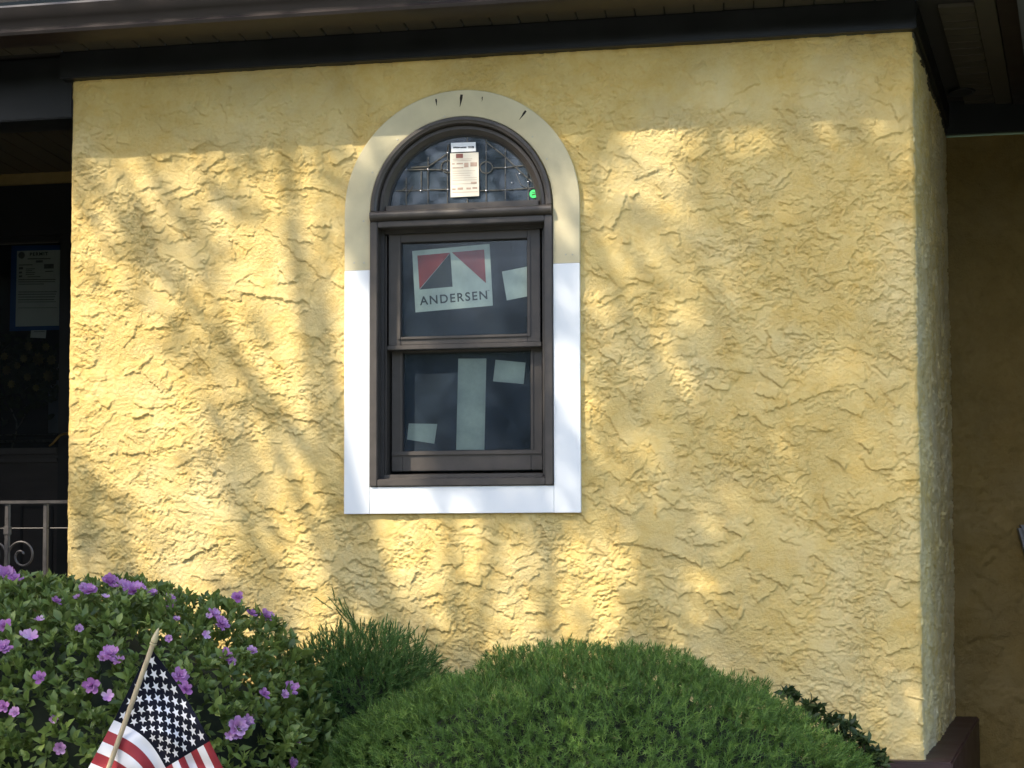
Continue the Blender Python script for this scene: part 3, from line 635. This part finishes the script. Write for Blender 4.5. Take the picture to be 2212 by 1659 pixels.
# flower spray hung on the inner door
fw = empty('flower_wreath', (-2.2, DY+.09, 2.3), 'spray of yellow flowers and leaves hanging behind the storm door glass', 'wreath')
YF = DY+.08
LT = np.array([(0, 0, 0), (-.42, .3, .08), (0, .3, 0), (.42, .3, .08), (-.5, .62, .06), (0, .62, -.02), (.5, .62, .06), (0, 1, -.1)], float)
LTF = np.array([(0, 2, 1), (0, 3, 2), (1, 2, 5), (1, 5, 4), (2, 3, 6), (2, 6, 5), (4, 5, 7), (5, 6, 7)])
LT4 = np.array([(0, 0, 0), (-.5, .5, .07), (0, .5, -.01), (.5, .5, .07), (0, 1, -.08)], float); LTF4 = np.array([(0, 2, 1), (0, 3, 2), (1, 2, 4), (2, 3, 4)])
def norm(a): return a/np.maximum(np.linalg.norm(a, axis=-1, keepdims=True), 1e-9)
def leaves(pos, d, up, L, Wd, tpl=LT, fc=LTF):
    d = norm(d); side = norm(np.cross(d, up)); up2 = np.cross(side, d)
    V = pos[:, None]+side[:, None]*(tpl[None, :, 0:1]*Wd[:, None, None])+(d[:, None]*tpl[None, :, 1:2]+up2[:, None]*tpl[None, :, 2:3])*L[:, None, None]
    n = len(tpl); Fc = fc[None]+(np.arange(len(pos))*n)[:, None, None]
    return V.reshape(-1, 3), Fc.reshape(-1, 3)
N = 420
pp = np.array([W(random.uniform(-60, 125), random.triangular(715, 905, 800), YF+random.uniform(0, .03)) for _ in range(N)])
V, F_ = leaves(pp, rng.normal(size=(N, 3))*[1, .4, 1], np.tile([0, -1., .2], (N, 1))+rng.normal(size=(N, 3))*.3, rng.uniform(.035, .06, N), rng.uniform(.02, .035, N))
fast_mesh('leaves', V, F_, 'wreath_leaf', fw)
for px, py, r in ((84, 776, 14), (112, 778, 11), (106, 812, 13), (52, 775, 9), (38, 790, 8), (15, 800, 11), (60, 815, 9), (10, 770, 9), (62, 748, 10), (25, 830, 9), (100, 750, 9), (78, 838, 8)):
    c = np.array(W(px, py, YF-.02)); n_ = 9; a = np.linspace(0, 2*math.pi, n_, endpoint=False)+random.random()
    d = np.stack([np.cos(a), -.25+0*a, np.sin(a)], -1); r = r/455*1.1
    V, F_ = leaves(np.tile(c, (n_, 1)), d, np.tile([0, -1., 0], (n_, 1)), np.full(n_, r), np.full(n_, r*.55)); fast_mesh('flower', V, F_, 'yellow_petal', fw)
# wrought iron railing
RY = .07
rl = empty('iron_railing', (-1.4, RY, .95), 'weathered wrought iron porch railing with scroll work', 'railing')
zr = W(70, 1085, RY)[2]
box('top_rail', (-3.3, RY-.015, zr-.006), (XL-.002, RY+.015, zr+.006), 'iron', rl, .002)
zr2 = W(70, 1141, RY)[2]; b = MB(); b.tube([(-3.3, RY+.004, zr2), (XL+.0, RY+.004, zr2)], .002, 6); b.build('wire', 'iron', rl)
bxs = [W(16, 1150, RY)[0]-.128*k for k in range(-1, 9)]; bxs[0] = W(99, 1150, RY)[0]
for k, x in enumerate(bxs):
    m = MB(); m.box((x-.0075, RY-.0075, .96), (x+.0075, RY+.0075, zr-.0062))
    if k: m.box((x-.0105, RY-.0105, zr-.115), (x+.0105, RY+.0105, zr-.085))
    m.build('baluster', 'iron', rl, .0015)
for x in bxs[1:]:
    for s in (1, -1):
        pts = []
        for t in np.linspace(0, 1, 40):
            a = math.pi*1.02-t*math.pi*2.75; r = .047*(1-t)**.75+.007
            pts.append((x+s*(.0075+.049+r*math.cos(a)), RY, zr-.190+r*math.sin(a)*1.05))
        pts = [(x+s*.009, RY, zr-.31), (x+s*.0085, RY, zr-.24)]+pts
        m = MB(); m.tube(pts, .0042, 6); m.build('scroll', 'iron', rl, smooth=True)

# grey box at the edge of the shaded wall
gb_ = W(2205, 1185, BW-.06)
gm = MB(); gm.prism([(gb_[0]-.012, gb_[2]+.09), (gb_[0]+.30, gb_[2]+.11), (gb_[0]+.30, gb_[2]-.25), (gb_[0]+.06, gb_[2]-.20)], BW-.08, BW-.02)
tag(gm.build('mailbox', 'grey_metal', None, .012), 'dull grey metal box fixed to the shaded yellow wall', 'box')

# ------------------------------------------------------------------ ground
g = MB(); g.add([(-150, -150, 0), (150, -150, 0), (150, 150, 0), (-150, 150, 0)], [(0, 1, 2, 3)]); tag(g.build('lawn', 'grass'), kind='structure')
g = MB(); n = 40
g.add([(-2.9+5.4*i/n, -2.0+.25*math.sin(i*.5)+.05*math.sin(i*2.3), .006) for i in range(n+1)]+[(-2.9+5.4*i/n, -.0, .006) for i in range(n+1)], [(i, i+1, n+2+i, n+1+i) for i in range(n)])
tag(g.build('planting_bed', 'mulch'), kind='structure')
g = MB(); g.box((-9, -9.5, -.1), (9, -2.9, .02)); tag(g.build('bounce_slab', 'concrete', None, .01), kind='structure')  # unseen pale concrete added to bounce fill light onto the wall

# ------------------------------------------------------------------ bushes
def super_pt(d, c, r, n):
    s = (np.abs(d/r)**n).sum(-1)**(-1/n); p = d*s[:, None]; g = np.sign(p)*np.abs(p/r)**(n-1)/r
    return p+c, norm(g)
def rosettes(P, Nn, nl, L, Wd, spread=.9, jit=.25, rnd0=None, tpl=LT, fc=LTF):
    """nl leaves fanned round each point's axis"""
    n = len(P); a = rng.uniform(0, 6.28, (n, 1))+np.arange(nl)[None]*2.399
    h = norm(np.cross(Nn, np.tile([.3, .2, 1.], (n, 1))+.01)); k = np.cross(Nn, h)
    tilt = np.linspace(.25, 1.0, nl)[None]*spread+rng.normal(0, jit, (n, nl))
    d = Nn[:, None]*np.cos(tilt)[..., None]+(h[:, None]*np.cos(a)[..., None]+k[:, None]*np.sin(a)[..., None])*np.sin(tilt)[..., None]
    d = d.reshape(-1, 3); up = np.repeat(Nn, nl, 0)+rng.normal(0, .25, (n*nl, 3)); pos = np.repeat(P, nl, 0)-np.repeat(Nn, nl, 0)*rng.uniform(0, .02, (n*nl, 1))
    l = rng.uniform(.75, 1.2, n*nl)*L*np.tile(np.linspace(.75, 1.1, nl), n); w = l*Wd*rng.uniform(.85, 1.15, n*nl)
    V, F_ = leaves(pos, d, up, l, w, tpl, fc)
    r = np.repeat(rng.random(n) if rnd0 is None else rnd0, nl)*.7+rng.random(n*nl)*.3
    return V, F_, np.repeat(r, len(tpl))
def core(name, c, r, n, m, parent, k=.86):
    bm = bmesh.new(); bmesh.ops.create_icosphere(bm, subdivisions=4, radius=1)
    D = np.array([v.co[:] for v in bm.verts]); P, _ = super_pt(D, c, r*k, n); F_ = np.array([[v.index for v in f.verts] for f in bm.faces]); bm.free()
    P += rng.normal(0, .012, P.shape); P[:, 2] = np.maximum(P[:, 2], .01); return fast_mesh(name, P, F_, m, parent)
# azalea
AC, AR, AN = np.array([-.82, -.88, .80]), np.array([.935, .60, .675]), 3.0
az = empty('azalea_bush', (AC[0], AC[1], .006), 'clipped leafy azalea bush dotted with purple pink flowers', 'bush')
N = 14500
D = rng.normal(size=(N, 3)); P, NN = super_pt(D, AC, AR, AN)
lump = fbm(P[:, 0]*6+P[:, 1]*3, P[:, 2]*6+P[:, 1]*4, 3, 3)
P = P-NN*(rng.random(N)**1.6*.13+.06*(1-lump)-.045)[:, None]
NN = norm(NN+np.array([0, 0, .55])+rng.normal(0, .38, (N, 3)))
ok = P[:, 2] > .08; P = P[ok]; NN = NN[ok]
v = P-CAM; dep = v@FW; px = CX+FPX*(v@RT)/dep; py = CY+SH-FPX*(v@UP)/dep
vis = (px > 10) & (px < 720) & (py < 1640) & (P[:, 1] < -.75)
front = np.where(vis)[0]; front = front[np.argsort(((P[front]-AC)**2/AR**2).sum(1))[::-1]][:300]
rest = np.ones(len(P), bool); rest[front] = False
V, F_, r = rosettes(P[rest], NN[rest], 6, .032, .50, tpl=LT4, fc=LTF4)
tag(fast_mesh('foliage', V, F_, 'azalea_leaf', az, r), kind='stuff')
protos = []
for k in range(6):
    V, F_, r = rosettes(np.zeros((1, 3)), np.array([[0, 0, 1.]]), 7, .032, .45, rnd0=np.array([.15+.15*k]))
    V = V+np.array(org(az)); o = fast_mesh('leaf_rosette', V, F_, 'azalea_leaf', az, r); protos.append(o)
for j, i in enumerate(front):
    o = protos[j % 6] if j < 6 else protos[j % 6].copy()
    if j >= 6: COL.objects.link(o)
    q = Vector(NN[i]).to_track_quat('Z', 'Y'); s = random.uniform(.85, 1.2)
    o.matrix_local = Matrix.Translation(Vector(P[i]-np.array(org(az)))) @ q.to_matrix().to_4x4() @ Matrix.Rotation(random.random()*6.28, 4, 'Z') @ Matrix.Scale(s, 4)
m = MB()
for k in range(26):
    a = random.uniform(0, 6.28); q = random.uniform(.3, .85); tp = AC+AR*np.array([math.cos(a)*q, math.sin(a)*q, random.uniform(.0, .6)])
    bs = np.array([AC[0]+random.uniform(-.15, .15), AC[1]+random.uniform(-.1, .1), .0]); md = (bs+tp)/2+np.array([0, 0, -.12])
    m.tube([bs, md, tp], [.014, .009, .004], 6)
m.build('stems', 'twig', az)
core('inner_growth', AC, AR, AN, 'inner_green', az, .80)
# azalea flowers: ruffled double blooms
def flower_mesh(np_, layers, R, seed, openn=1.0, hue=.3):
    r = np.random.default_rng(seed); Vs = []; Fs = []; rn = []
    for ly in range(layers):
        for k in range(np_):
            a = 2*math.pi*(k+.5*ly)/np_+r.normal(0, .12); el = (.25+.42*ly)*(2-openn)+r.normal(0, .12); L = R*(1-.22*ly)*r.uniform(.85, 1.1); w = L*r.uniform(.62, .8)
            nu, nv = 5, 4; b = len(Vs); tone = float(np.clip(hue+r.normal(0, .16)+.1*ly, 0, .97))
            for i in range(nu):
                t = i/(nu-1); wid = w*(.25+.75*math.sin(min(1, t*1.15)*math.pi*.62))*(1 if t < .95 else .72)
                for j in range(nv):
                    u = j/(nv-1)*2-1; ruf = .10*L*math.sin(u*5+k*2+ly)*t+.03*L*r.normal()*t
                    rad = L*t*math.cos(el)*(1-.06*u*u); hh = L*(t*math.sin(el)+.22*t*t*(1-openn*.6))+ruf+.10*L*u*u*t
                    Vs.append((rad*math.cos(a)-u*wid*.5*math.sin(a), rad*math.sin(a)+u*wid*.5*math.cos(a), hh)); rn.append(tone*(.75+.35*t))
            Fs += [(b+i*nv+j, b+i*nv+j+1, b+(i+1)*nv+j+1, b+(i+1)*nv+j) for i in range(nu-1) for j in range(nv-1)]
    return np.array(Vs), np.array(Fs), np.clip(rn, 0, .99)
fl = []
for k, (a, b_, o_, h) in enumerate(((6, 3, 1.0, .35), (6, 2, .9, .45), (5, 3, .8, .25), (5, 1, .55, .75), (6, 3, .9, .55))):
    V, F_, r = flower_mesh(a, b_, 1.0, 40+k, o_, h); fl.append((V, F_, r))
def az_hit(px, py):
    d = ray(px, py); d = d/np.linalg.norm(d)
    for t in np.arange(2.2, 6, .01):
        p = CAM+d*t
        if (np.abs((p-AC)/AR)**AN).sum() < 1.0:
            return p, norm(np.sign(p-AC)*np.abs((p-AC)/AR)**(AN-1)/AR)
    return None, None
FLW = [(50, 300, 68, 0), (45, 672, 52, 2), (38, 825, 62, 0), (235, 745, 50, 3), (650, 428, 56, 0), (795, 365, 55, 2), (790, 315, 30, 2), (960, 428, 80, 0), (1092, 440, 40, 1), (1220, 490, 46, 1), (1235, 545, 34, 2), (410, 500, 36, 2), (1725, 465, 42, 2), (1535, 590, 46, 1), (1580, 660, 56, 0), (1905, 610, 60, 0), (1800, 590, 40, 2), (1610, 885, 52, 2), (1795, 850, 36, 4),
       (800, 870, 60, 0), (850, 910, 44, 1), (680, 1085, 58, 2), (795, 1160, 44, 3), (1290, 1020, 54, 0), (1335, 1110, 50, 2), (1695, 1375, 66, 4), (1680, 1420, 48, 4), (2070, 1112, 50, 0), (1880, 1150, 40, 2), (2085, 1470, 40, 3), (2070, 1640, 52, 0), (455, 1515, 42, 4), (310, 1030, 44, 2), (50, 1225, 44, 2), (410, 1318, 30, 4), (300, 630, 34, 3), (580, 690, 30, 4), (1215, 760, 26, 4), (1470, 738, 34, 3), (130, 1265, 36, 4), (760, 470, 28, 3), (1265, 625, 24, 4), (560, 470, 24, 4)]
rf_ = random.Random(5)
FLW += [(zx+rf_.choice([-1, 1])*r*rf_.uniform(.7, 1.0), zy+r*rf_.uniform(-.5, .8), r*rf_.uniform(.5, .8), rf_.choice([2, 3, 4, 1])) for zx, zy, r, k in FLW if r > 44 and rf_.random() < .75]
fm = {}
for zx, zy, r, k in FLW:
    p, nn_ = az_hit(zx/3.36, 1165.3+zy/3.36)
    if p is None: p = W(zx/3.36, 1165.3+zy/3.36, -.9); nn_ = np.array([.2, -.5, .8])
    V, F_, rn = fl[k]; R_w = r/3.36*(-CAM[1]+p[1])/FPX*1.25
    if k not in fm:
        o = fast_mesh('flower', V+np.array(org(az)), F_, 'petal', az, rn); fm[k] = o
    else: o = fm[k].copy(); COL.objects.link(o)
    q = Vector(norm(nn_+.55*norm(CAM-p)+rng.normal(0, .28, 3))).to_track_quat('Z', 'Y')
    o.matrix_local = Matrix.Translation(Vector(p+nn_*.018-np.array(org(az)))) @ q.to_matrix().to_4x4() @ Matrix.Rotation(random.random()*6.28, 4, 'Z') @ Matrix.Scale(R_w, 4)

def shoots(P, A, L, nn, nl, nw, rnd, ang=.85):
    """needle shoots: nn needles spiralled along an axis of length L"""
    n = len(P); t = np.linspace(.05, 1, nn)[None]; a = rng.uniform(0, 6.28, (n, 1))+np.arange(nn)[None]*2.399
    h = norm(np.cross(A, np.tile([.31, .22, 1.], (n, 1)))); k = np.cross(A, h); Lr = L*rng.uniform(.7, 1.3, n)
    base = P[:, None]+A[:, None]*(t*Lr[:, None])[..., None]
    an = ang*(1.15-.75*t)+rng.normal(0, .13, (n, nn))
    rad = h[:, None]*np.cos(a)[..., None]+k[:, None]*np.sin(a)[..., None]
    d = A[:, None]*np.cos(an)[..., None]+rad*np.sin(an)[..., None]
    tan = np.cross(A[:, None], rad); ll = nl*rng.uniform(.75, 1.2, (n, nn))[..., None]
    v0 = base-tan*nw/2; v1 = base+tan*nw/2; v2 = base+d*ll
    V = np.stack([v0, v1, v2], 2).reshape(-1, 3); F_ = np.arange(len(V)).reshape(-1, 3)
    r = np.repeat(rnd, nn*3)*.8+np.repeat(rng.random(n*nn), 3)*.2
    return V, F_, r
# large needle-leaved mound
MC, MR, MN = np.array([.825, -.80, .57]), np.array([.89, .56, .725]), 2.0
yw = empty('mounded_evergreen', (MC[0], MC[1], .006), 'large rounded bright green needle evergreen mound under the window', 'bush')
N = 58000
D = rng.normal(size=(N, 3)); P, NN = super_pt(D, MC, MR, MN)
lump = fbm(P[:, 0]*7+P[:, 1]*4+5, P[:, 2]*7+P[:, 1]*6, 13, 3); l2 = fbm(P[:, 0]*22+P[:, 1]*9, P[:, 2]*22, 19, 2)
P = P-NN*(rng.random(N)**1.5*.075+0.075*(1-lump)+.035*(1-l2)-.055)[:, None]
A = norm(NN*.9+np.array([0, 0, .12])+rng.normal(0, .42, (N, 3)))
ok = (P[:, 2] > .45) & ((P-MC)@np.array([0, -1., .35]) > -.5); P, A, lump = P[ok], A[ok], lump[ok]
rn = np.clip(rng.random(len(P))*.93+(rng.random(len(P)) > .972)*.35+.15*(lump-.5), 0, 1)
V, F_, r = shoots(P, A, .022, 13, .0155, .0027, rn, 1.05)
tag(fast_mesh('needles', V, F_, 'yew_needle', yw, np.clip(r, 0, 1), smooth=False), kind='stuff')
core('inner_growth', MC, MR, MN, 'inner_green', yw, .87)
# juniper between azalea and mound
JC, JR = np.array([.085, -.42, .80]), np.array([.32, .30, .53])
jn = empty('juniper_bush', (JC[0], JC[1], .006), 'spiky dark green juniper squeezed between the azalea and the mound', 'bush')
N = 20000
D = rng.normal(size=(N, 3)); P, NN = super_pt(D, JC, JR, 2.4)
P = P-NN*(rng.random(N)*.13)[:, None]; A = norm(NN*.9+np.array([.05, 0, .35])+rng.normal(0, .45, (N, 3)))
ok = P[:, 2] > .5; P, A = P[ok], A[ok]
V1, F1, r1 = shoots(P, A, .036, 14, .016, .0036, np.clip(rng.random(len(P))*.95, 0, 1), .6)
sp = []
for k in range(40):
    a = random.uniform(-1, 1); x = JC[0]+.29*a; sp.append((x, JC[1]+random.uniform(-.15, .15), JC[2]+JR[2]*(1-abs(a)**2.4)**(1/2.4)-.03))
for k in range(14): sp.append((.085-.006*k+random.uniform(-.012, .012), JC[1]+random.uniform(-.02, .02), 1.315+.0055*k))
sp = np.array(sp); A2 = norm(np.array([.1, 0, 1.])+rng.normal(0, .35, sp.shape)); A2[-14:] = norm(np.array([[-.5, 0, .8]])+rng.normal(0, .35, (14, 3)))
V2, F2, r2 = shoots(sp, A2, .060, 28, .016, .0030, rng.random(len(sp))*.9, .5)
tag(fast_mesh('needles', np.vstack([V1, V2]), np.vstack([F1, F2+len(V1)]), 'juniper_needle', jn, np.concatenate([r1, r2]), smooth=False), kind='stuff')
core('inner_growth', JC, JR, 2.4, 'inner_green', jn, .72)
# low leafy shrub peeking out behind the mound by the corner
es = empty('leafy_shrub', (1.5, -.22, .006), 'small dark leafy shrub peeking out behind the mound near the wall corner', 'shrub')
Pp = []; m = MB()
for px, py in ((1752, 1518), (1765, 1530), (1790, 1545), (1808, 1552), (1830, 1568), (1842, 1556), (1850, 1585), (1868, 1600), (1880, 1615), (1893, 1622), (1860, 1625), (1875, 1640), (1905, 1640), (1822, 1590), (1800, 1575), (1780, 1560), (1840, 1610), (1760, 1548), (1700, 1490), (1720, 1505), (1738, 1520), (1890, 1650), (1870, 1655)):
    for q in range(4):
        p = W(px+random.uniform(-10, 10), py+random.uniform(-4, 14), -.22+random.uniform(-.06, .06)); Pp.append(p)
    m.tube([np.array([1.5+random.uniform(-.1, .1), -.22, .0]), (np.array([1.5, -.22, 0])+p)/2+np.array([.04, 0, .1]), p], [.007, .005, .002], 5)
Pp = np.array(Pp); V, F_, r = rosettes(Pp, norm(np.array([.25, -.3, .8])+rng.normal(0, .4, Pp.shape)), 7, .034, .42, 1.1)
fast_mesh('foliage', V, F_, 'shrub_leaf', es, r); m.build('stems', 'twig', es)

# ------------------------------------------------------------------ flag on a stick
fy = -1.62
cf = lambda x, y: (164.6+x/4.846, 1316.6+y/4.846)
fg = empty('stick_flag', (W(*cf(345, 1659), fy)[0]-.28, fy, .006), 'small American flag drooping from a wooden stick in front of the azalea', 'flag')
t0 = np.array(W(*cf(800, 372), fy-.012)); t1 = np.array(W(*cf(340, 1659), fy-.012)); ax = norm(t0-t1)
foot = t1-ax*(t1[2]/ax[2])
m = MB(); m.tube([foot, t1, (t0+t1)/2, t0], .0055, 12); m.build('stick', 'dowel', fg, smooth=True)
m = MB(); m.tube([t0-ax*.0005, t0+ax*.002, t0+ax*.004, t0+ax*.0055, t0+ax*.0065, t0+ax*.010, t0+ax*.016, t0+ax*.030, t0+ax*.040], [.0058, .0078, .0078, .0055, .0068, .0074, .0070, .0045, .0006], 14); m.build('spear_tip', 'gilt', fg, smooth=True)
m = MB(); m.tube([t0+ax*.0052, t0+ax*.0064], [.0064, .0064], 14); m.build('tip_groove', 'crack_dark', fg)
TH, TF, BH, BF = (np.array(p, float) for p in ((772, 392), (1397, 1378), (395, 1157), (935, 1655)))
HC = 7/13; WC = .4
def flag_px(u, v):
    a = u/WC; c = v/HC
    if a <= 1 and c <= 1:
        top = TH+(TF-TH)*a+np.array([34, -22])*math.sin(math.pi*a)*.9; bot = BH+(BF-BH)*a+np.array([38, -44])*math.sin(math.pi*a)*1.4
        return top*(1-c)+bot*c
    if a <= 1: return flag_px(u, HC)+(c-1)*7*np.array([-60+18*a, 112+5*a])
    e = flag_px(WC, v)
    return e+(a-1)*np.array([270-60*c, 560-20*c])-np.array([0, 1])*40*(a-1)**2
def flag_pt(u, v, off=0.):
    p = flag_px(u, v); w = .016*math.sin(u*13+v*4)+.010*math.sin(v*17-u*5)+.004*math.sin(u*31+v*23)+.016*math.sin(u*5.5+1)*v
    return W(*cf(*p), fy+.004+w*min(1, u*6+.15)-off)
m = MB(); nu, nv = 50, 52
us = np.concatenate([np.linspace(0, WC, 21), np.linspace(WC, 1, 31)[1:]]); vs = np.linspace(0, 1, nv+1)
G = [[flag_pt(u, v) for v in vs] for u in us]; idx = lambda i, j: i*(nv+1)+j
Vf = [p for row in G for p in row]
Fq = []; mi = []
for i in range(len(us)-1):
    for j in range(nv):
        um, vm = (us[i]+us[i+1])/2, (vs[j]+vs[j+1])/2
        Fq.append((idx(i, j), idx(i+1, j), idx(i+1, j+1), idx(i, j+1))); mi.append(2 if um < WC and vm < HC else (0 if int(vm*13) % 2 == 0 else 1))
m.v = [tuple(p) for p in Vf]; m.f = [list(f) for f in Fq]; m.mi = mi
cl_ = m.build('cloth', None, fg, smooth=True, mats=['cloth_red', 'cloth_white', 'cloth_navy'])
for row in range(9):
    for k in range(6 if row % 2 == 0 else 5):
        u = WC*((1 if row % 2 == 0 else 2)+2*k)/12; v = HC*(row+1)/10; P5 = [flag_pt(u, v, .0012)]
        for q in range(10):
            a = math.pi*2*q/10; r = .036*(1 if q % 2 == 0 else .40); P5.append(flag_pt(max(.001, u+r*math.sin(a)*.65), max(.001, v-r*math.cos(a)), .0012))
        m = MB(); m.add(P5, [(0, 1+q, 1+(q+1) % 10) for q in range(10)]); m.build('star', 'cloth_white', cl_)

# ------------------------------------------------------------------ street tree that throws the dappled shade
def cover(u, w):
    """share of the crown's shadow at (u along the wall, w height)"""
    if w < 1.12: return .97
    if 2.90 < w < 3.03: return .8
    if u > 1.5: return .965
    if u > 1.05: return .89
    if u > .72: return .52 if w > 1.9 else .72
    if w < 1.75: return .36 if u > -.1 else .20
    if u > -.02: return .48
    if u > -.62: return .36 if w > 2.2 else .24
    return .15
tr_base = np.array([-3.2, -3.5, 0.])
tree = empty('street_tree', tuple(tr_base), 'tall leafy tree in the front yard shading the wall', 'tree')
K = np.array([.85, 1.0, -1.28])
Pl = []
from statistics import NormalDist
QU = np.random.default_rng(1).uniform(-2, 4, (4000, 2))
def streak(u, w):
    c, s_ = math.cos(-.95), math.sin(-.95); a = u*c+w*s_; b = -u*s_+w*c
    return fbm(np.atleast_1d(a*2.4), np.atleast_1d(b*5.8), 91, 3, .65)
QS = np.sort(streak(QU[:, 0], QU[:, 1]))
cand = rng.uniform((-1.9, -1.0), (3.2, 4.2), (8200, 2)); sv = streak(cand[:, 0], cand[:, 1])
for (u, w), f_ in zip(cand, sv):
    c_ = cover(u, w)
    if f_ > QS[int(c_*3999)]: continue
    if random.random() > (1.0 if c_ > .88 else .66): continue
    t = random.uniform(3.0, 4.5); Pl.append(np.array([u, 0, w])-K*t)
Pl = np.array(Pl); nper = 6
pos = np.repeat(Pl, nper, 0)+rng.normal(0, .05, (len(Pl)*nper, 3)); n = len(pos)
V, F_ = leaves(pos, rng.normal(size=(n, 3)), rng.normal(size=(n, 3)), rng.uniform(.05, .09, n), rng.uniform(.032, .055, n))
tag(fast_mesh('crown', V, F_, 'tree_leaf', tree, np.repeat(rng.random(n), 8)), kind='stuff')
m = MB(); cc = Pl.mean(0); top = np.array([cc[0], cc[1], cc[2]-.4])
fork = tr_base+np.array([.1, .15, 3.2])
m.tube([tr_base-[0, 0, .1], tr_base+np.array([.03, .05, .5]), fork, (fork+top)/2+np.array([.1, 0, 0]), top], [.24, .19, .15, .12, .07], 12); m.build('trunk', 'bark', tree, smooth=True)
BR = [((-.95, 2.9), (-.45, 2.35), (-.1, 1.75)), ((-.8, 2.95), (-.55, 2.3), (-.5, 1.6)), ((-.5, 2.9), (-.2, 2.3), (.05, 1.5)), ((-1.0, 2.6), (-.7, 2.0), (-.25, 1.3)), ((-.2, 3.0), (.15, 2.0), (.55, 1.2)), ((.1, 2.6), (.3, 1.6), (.35, 1.2)),
      ((.2, 2.4), (.5, 1.6), (.75, 1.2)), ((.6, 2.9), (.9, 2.3), (1.2, 1.6)), ((-.9, 2.2), (-.55, 1.75), (-.3, 1.25)), ((-.6, 2.6), (-.4, 2.1), (.0, 1.9)), ((-.3, 2.7), (-.15, 2.1), (-.2, 1.4)), ((.7, 2.8), (.8, 2.2), (.8, 1.6))]
for b_ in BR[1::3]+BR[6:8]:
    t_ = random.uniform(2.9, 3.6); p0, p1, p2 = (np.array([u, 0, w])-K*t_ for u, w in b_)
    st_ = fork+(top-fork)*random.uniform(.1, .7); m = MB(); r0 = random.uniform(.008, .013)
    m.tube([st_, (st_+p0)/2+rng.normal(0, .1, 3), p0, (p0+p1)/2+rng.normal(0, .03, 3), p1, (p1+p2)/2+rng.normal(0, .03, 3), p2], [.03, .022, r0, r0*.85, r0*.7, r0*.5, r0*.25], 7); m.build('limb', 'bark', tree, smooth=True)
tg = Pl[rng.choice(len(Pl), 34, replace=False)]
for p in tg:
    s_ = fork+(top-fork)*random.uniform(.05, 1); q = m = MB(); md = (s_+p)/2+rng.normal(0, .12, 3)+np.array([0, 0, .15]); L = np.linalg.norm(p-s_)
    m.tube([s_, s_*.6+md*.4, md, md*.4+p*.6, p], [.022+.012*L, .02+.009*L, .016+.006*L, .014, .006], 7); m.build('limb', 'bark', tree, smooth=True)

# ------------------------------------------------------------------ unseen trees added across the street to darken reflections in the panes
def reflection_tree(x, y, h, r, seed, label):
    g = np.random.default_rng(seed); e = empty('reflection_tree', (x, y, 0), label, 'tree', 'added trees across the street')
    m = MB(); m.tube([(x, y, -.05), (x+.1, y, h*.3), (x-.1, y, h*.75)], [.3, .22, .08], 9)
    for k in range(6):
        a = g.uniform(0, 6.28); m.tube([(x, y, h*g.uniform(.25, .5)), (x+math.cos(a)*r*.6, y+math.sin(a)*r*.6, h*g.uniform(.55, .8))], [.1, .03], 6)
    m.build('trunk', 'bark', e, smooth=True)
    D = norm(g.normal(size=(3600, 3)))*(g.random((3600, 1))**.4); lp = fbm(D[:, 0]*3+seed, D[:, 1]*3+D[:, 2]*3, seed, 2)
    P = np.array([x, y, h*.62])+D*np.array([r, r, h*.40])*(.75+.5*lp[:, None])
    V, F_ = leaves(P, g.normal(size=P.shape), g.normal(size=P.shape), g.uniform(.35, .6, len(P)), g.uniform(.28, .45, len(P)), LT4, LTF4)
    tag(fast_mesh('crown', V, F_, 'tree_leaf', e, np.repeat(g.random(len(P)), 5)), kind='stuff')
for k, (x, y, h, r) in enumerate(((-14, -21, 9.5, 3.6), (-7.5, -22, 11, 3.9), (-1, -21, 9, 3.5), (5.5, -23, 10.5, 3.8), (12, -21, 9, 3.6), (-21, -22, 10, 3.8))):
    reflection_tree(x, y, h*.72, r, 300+k, 'broad leafy tree in the unseen row added for dark reflections')
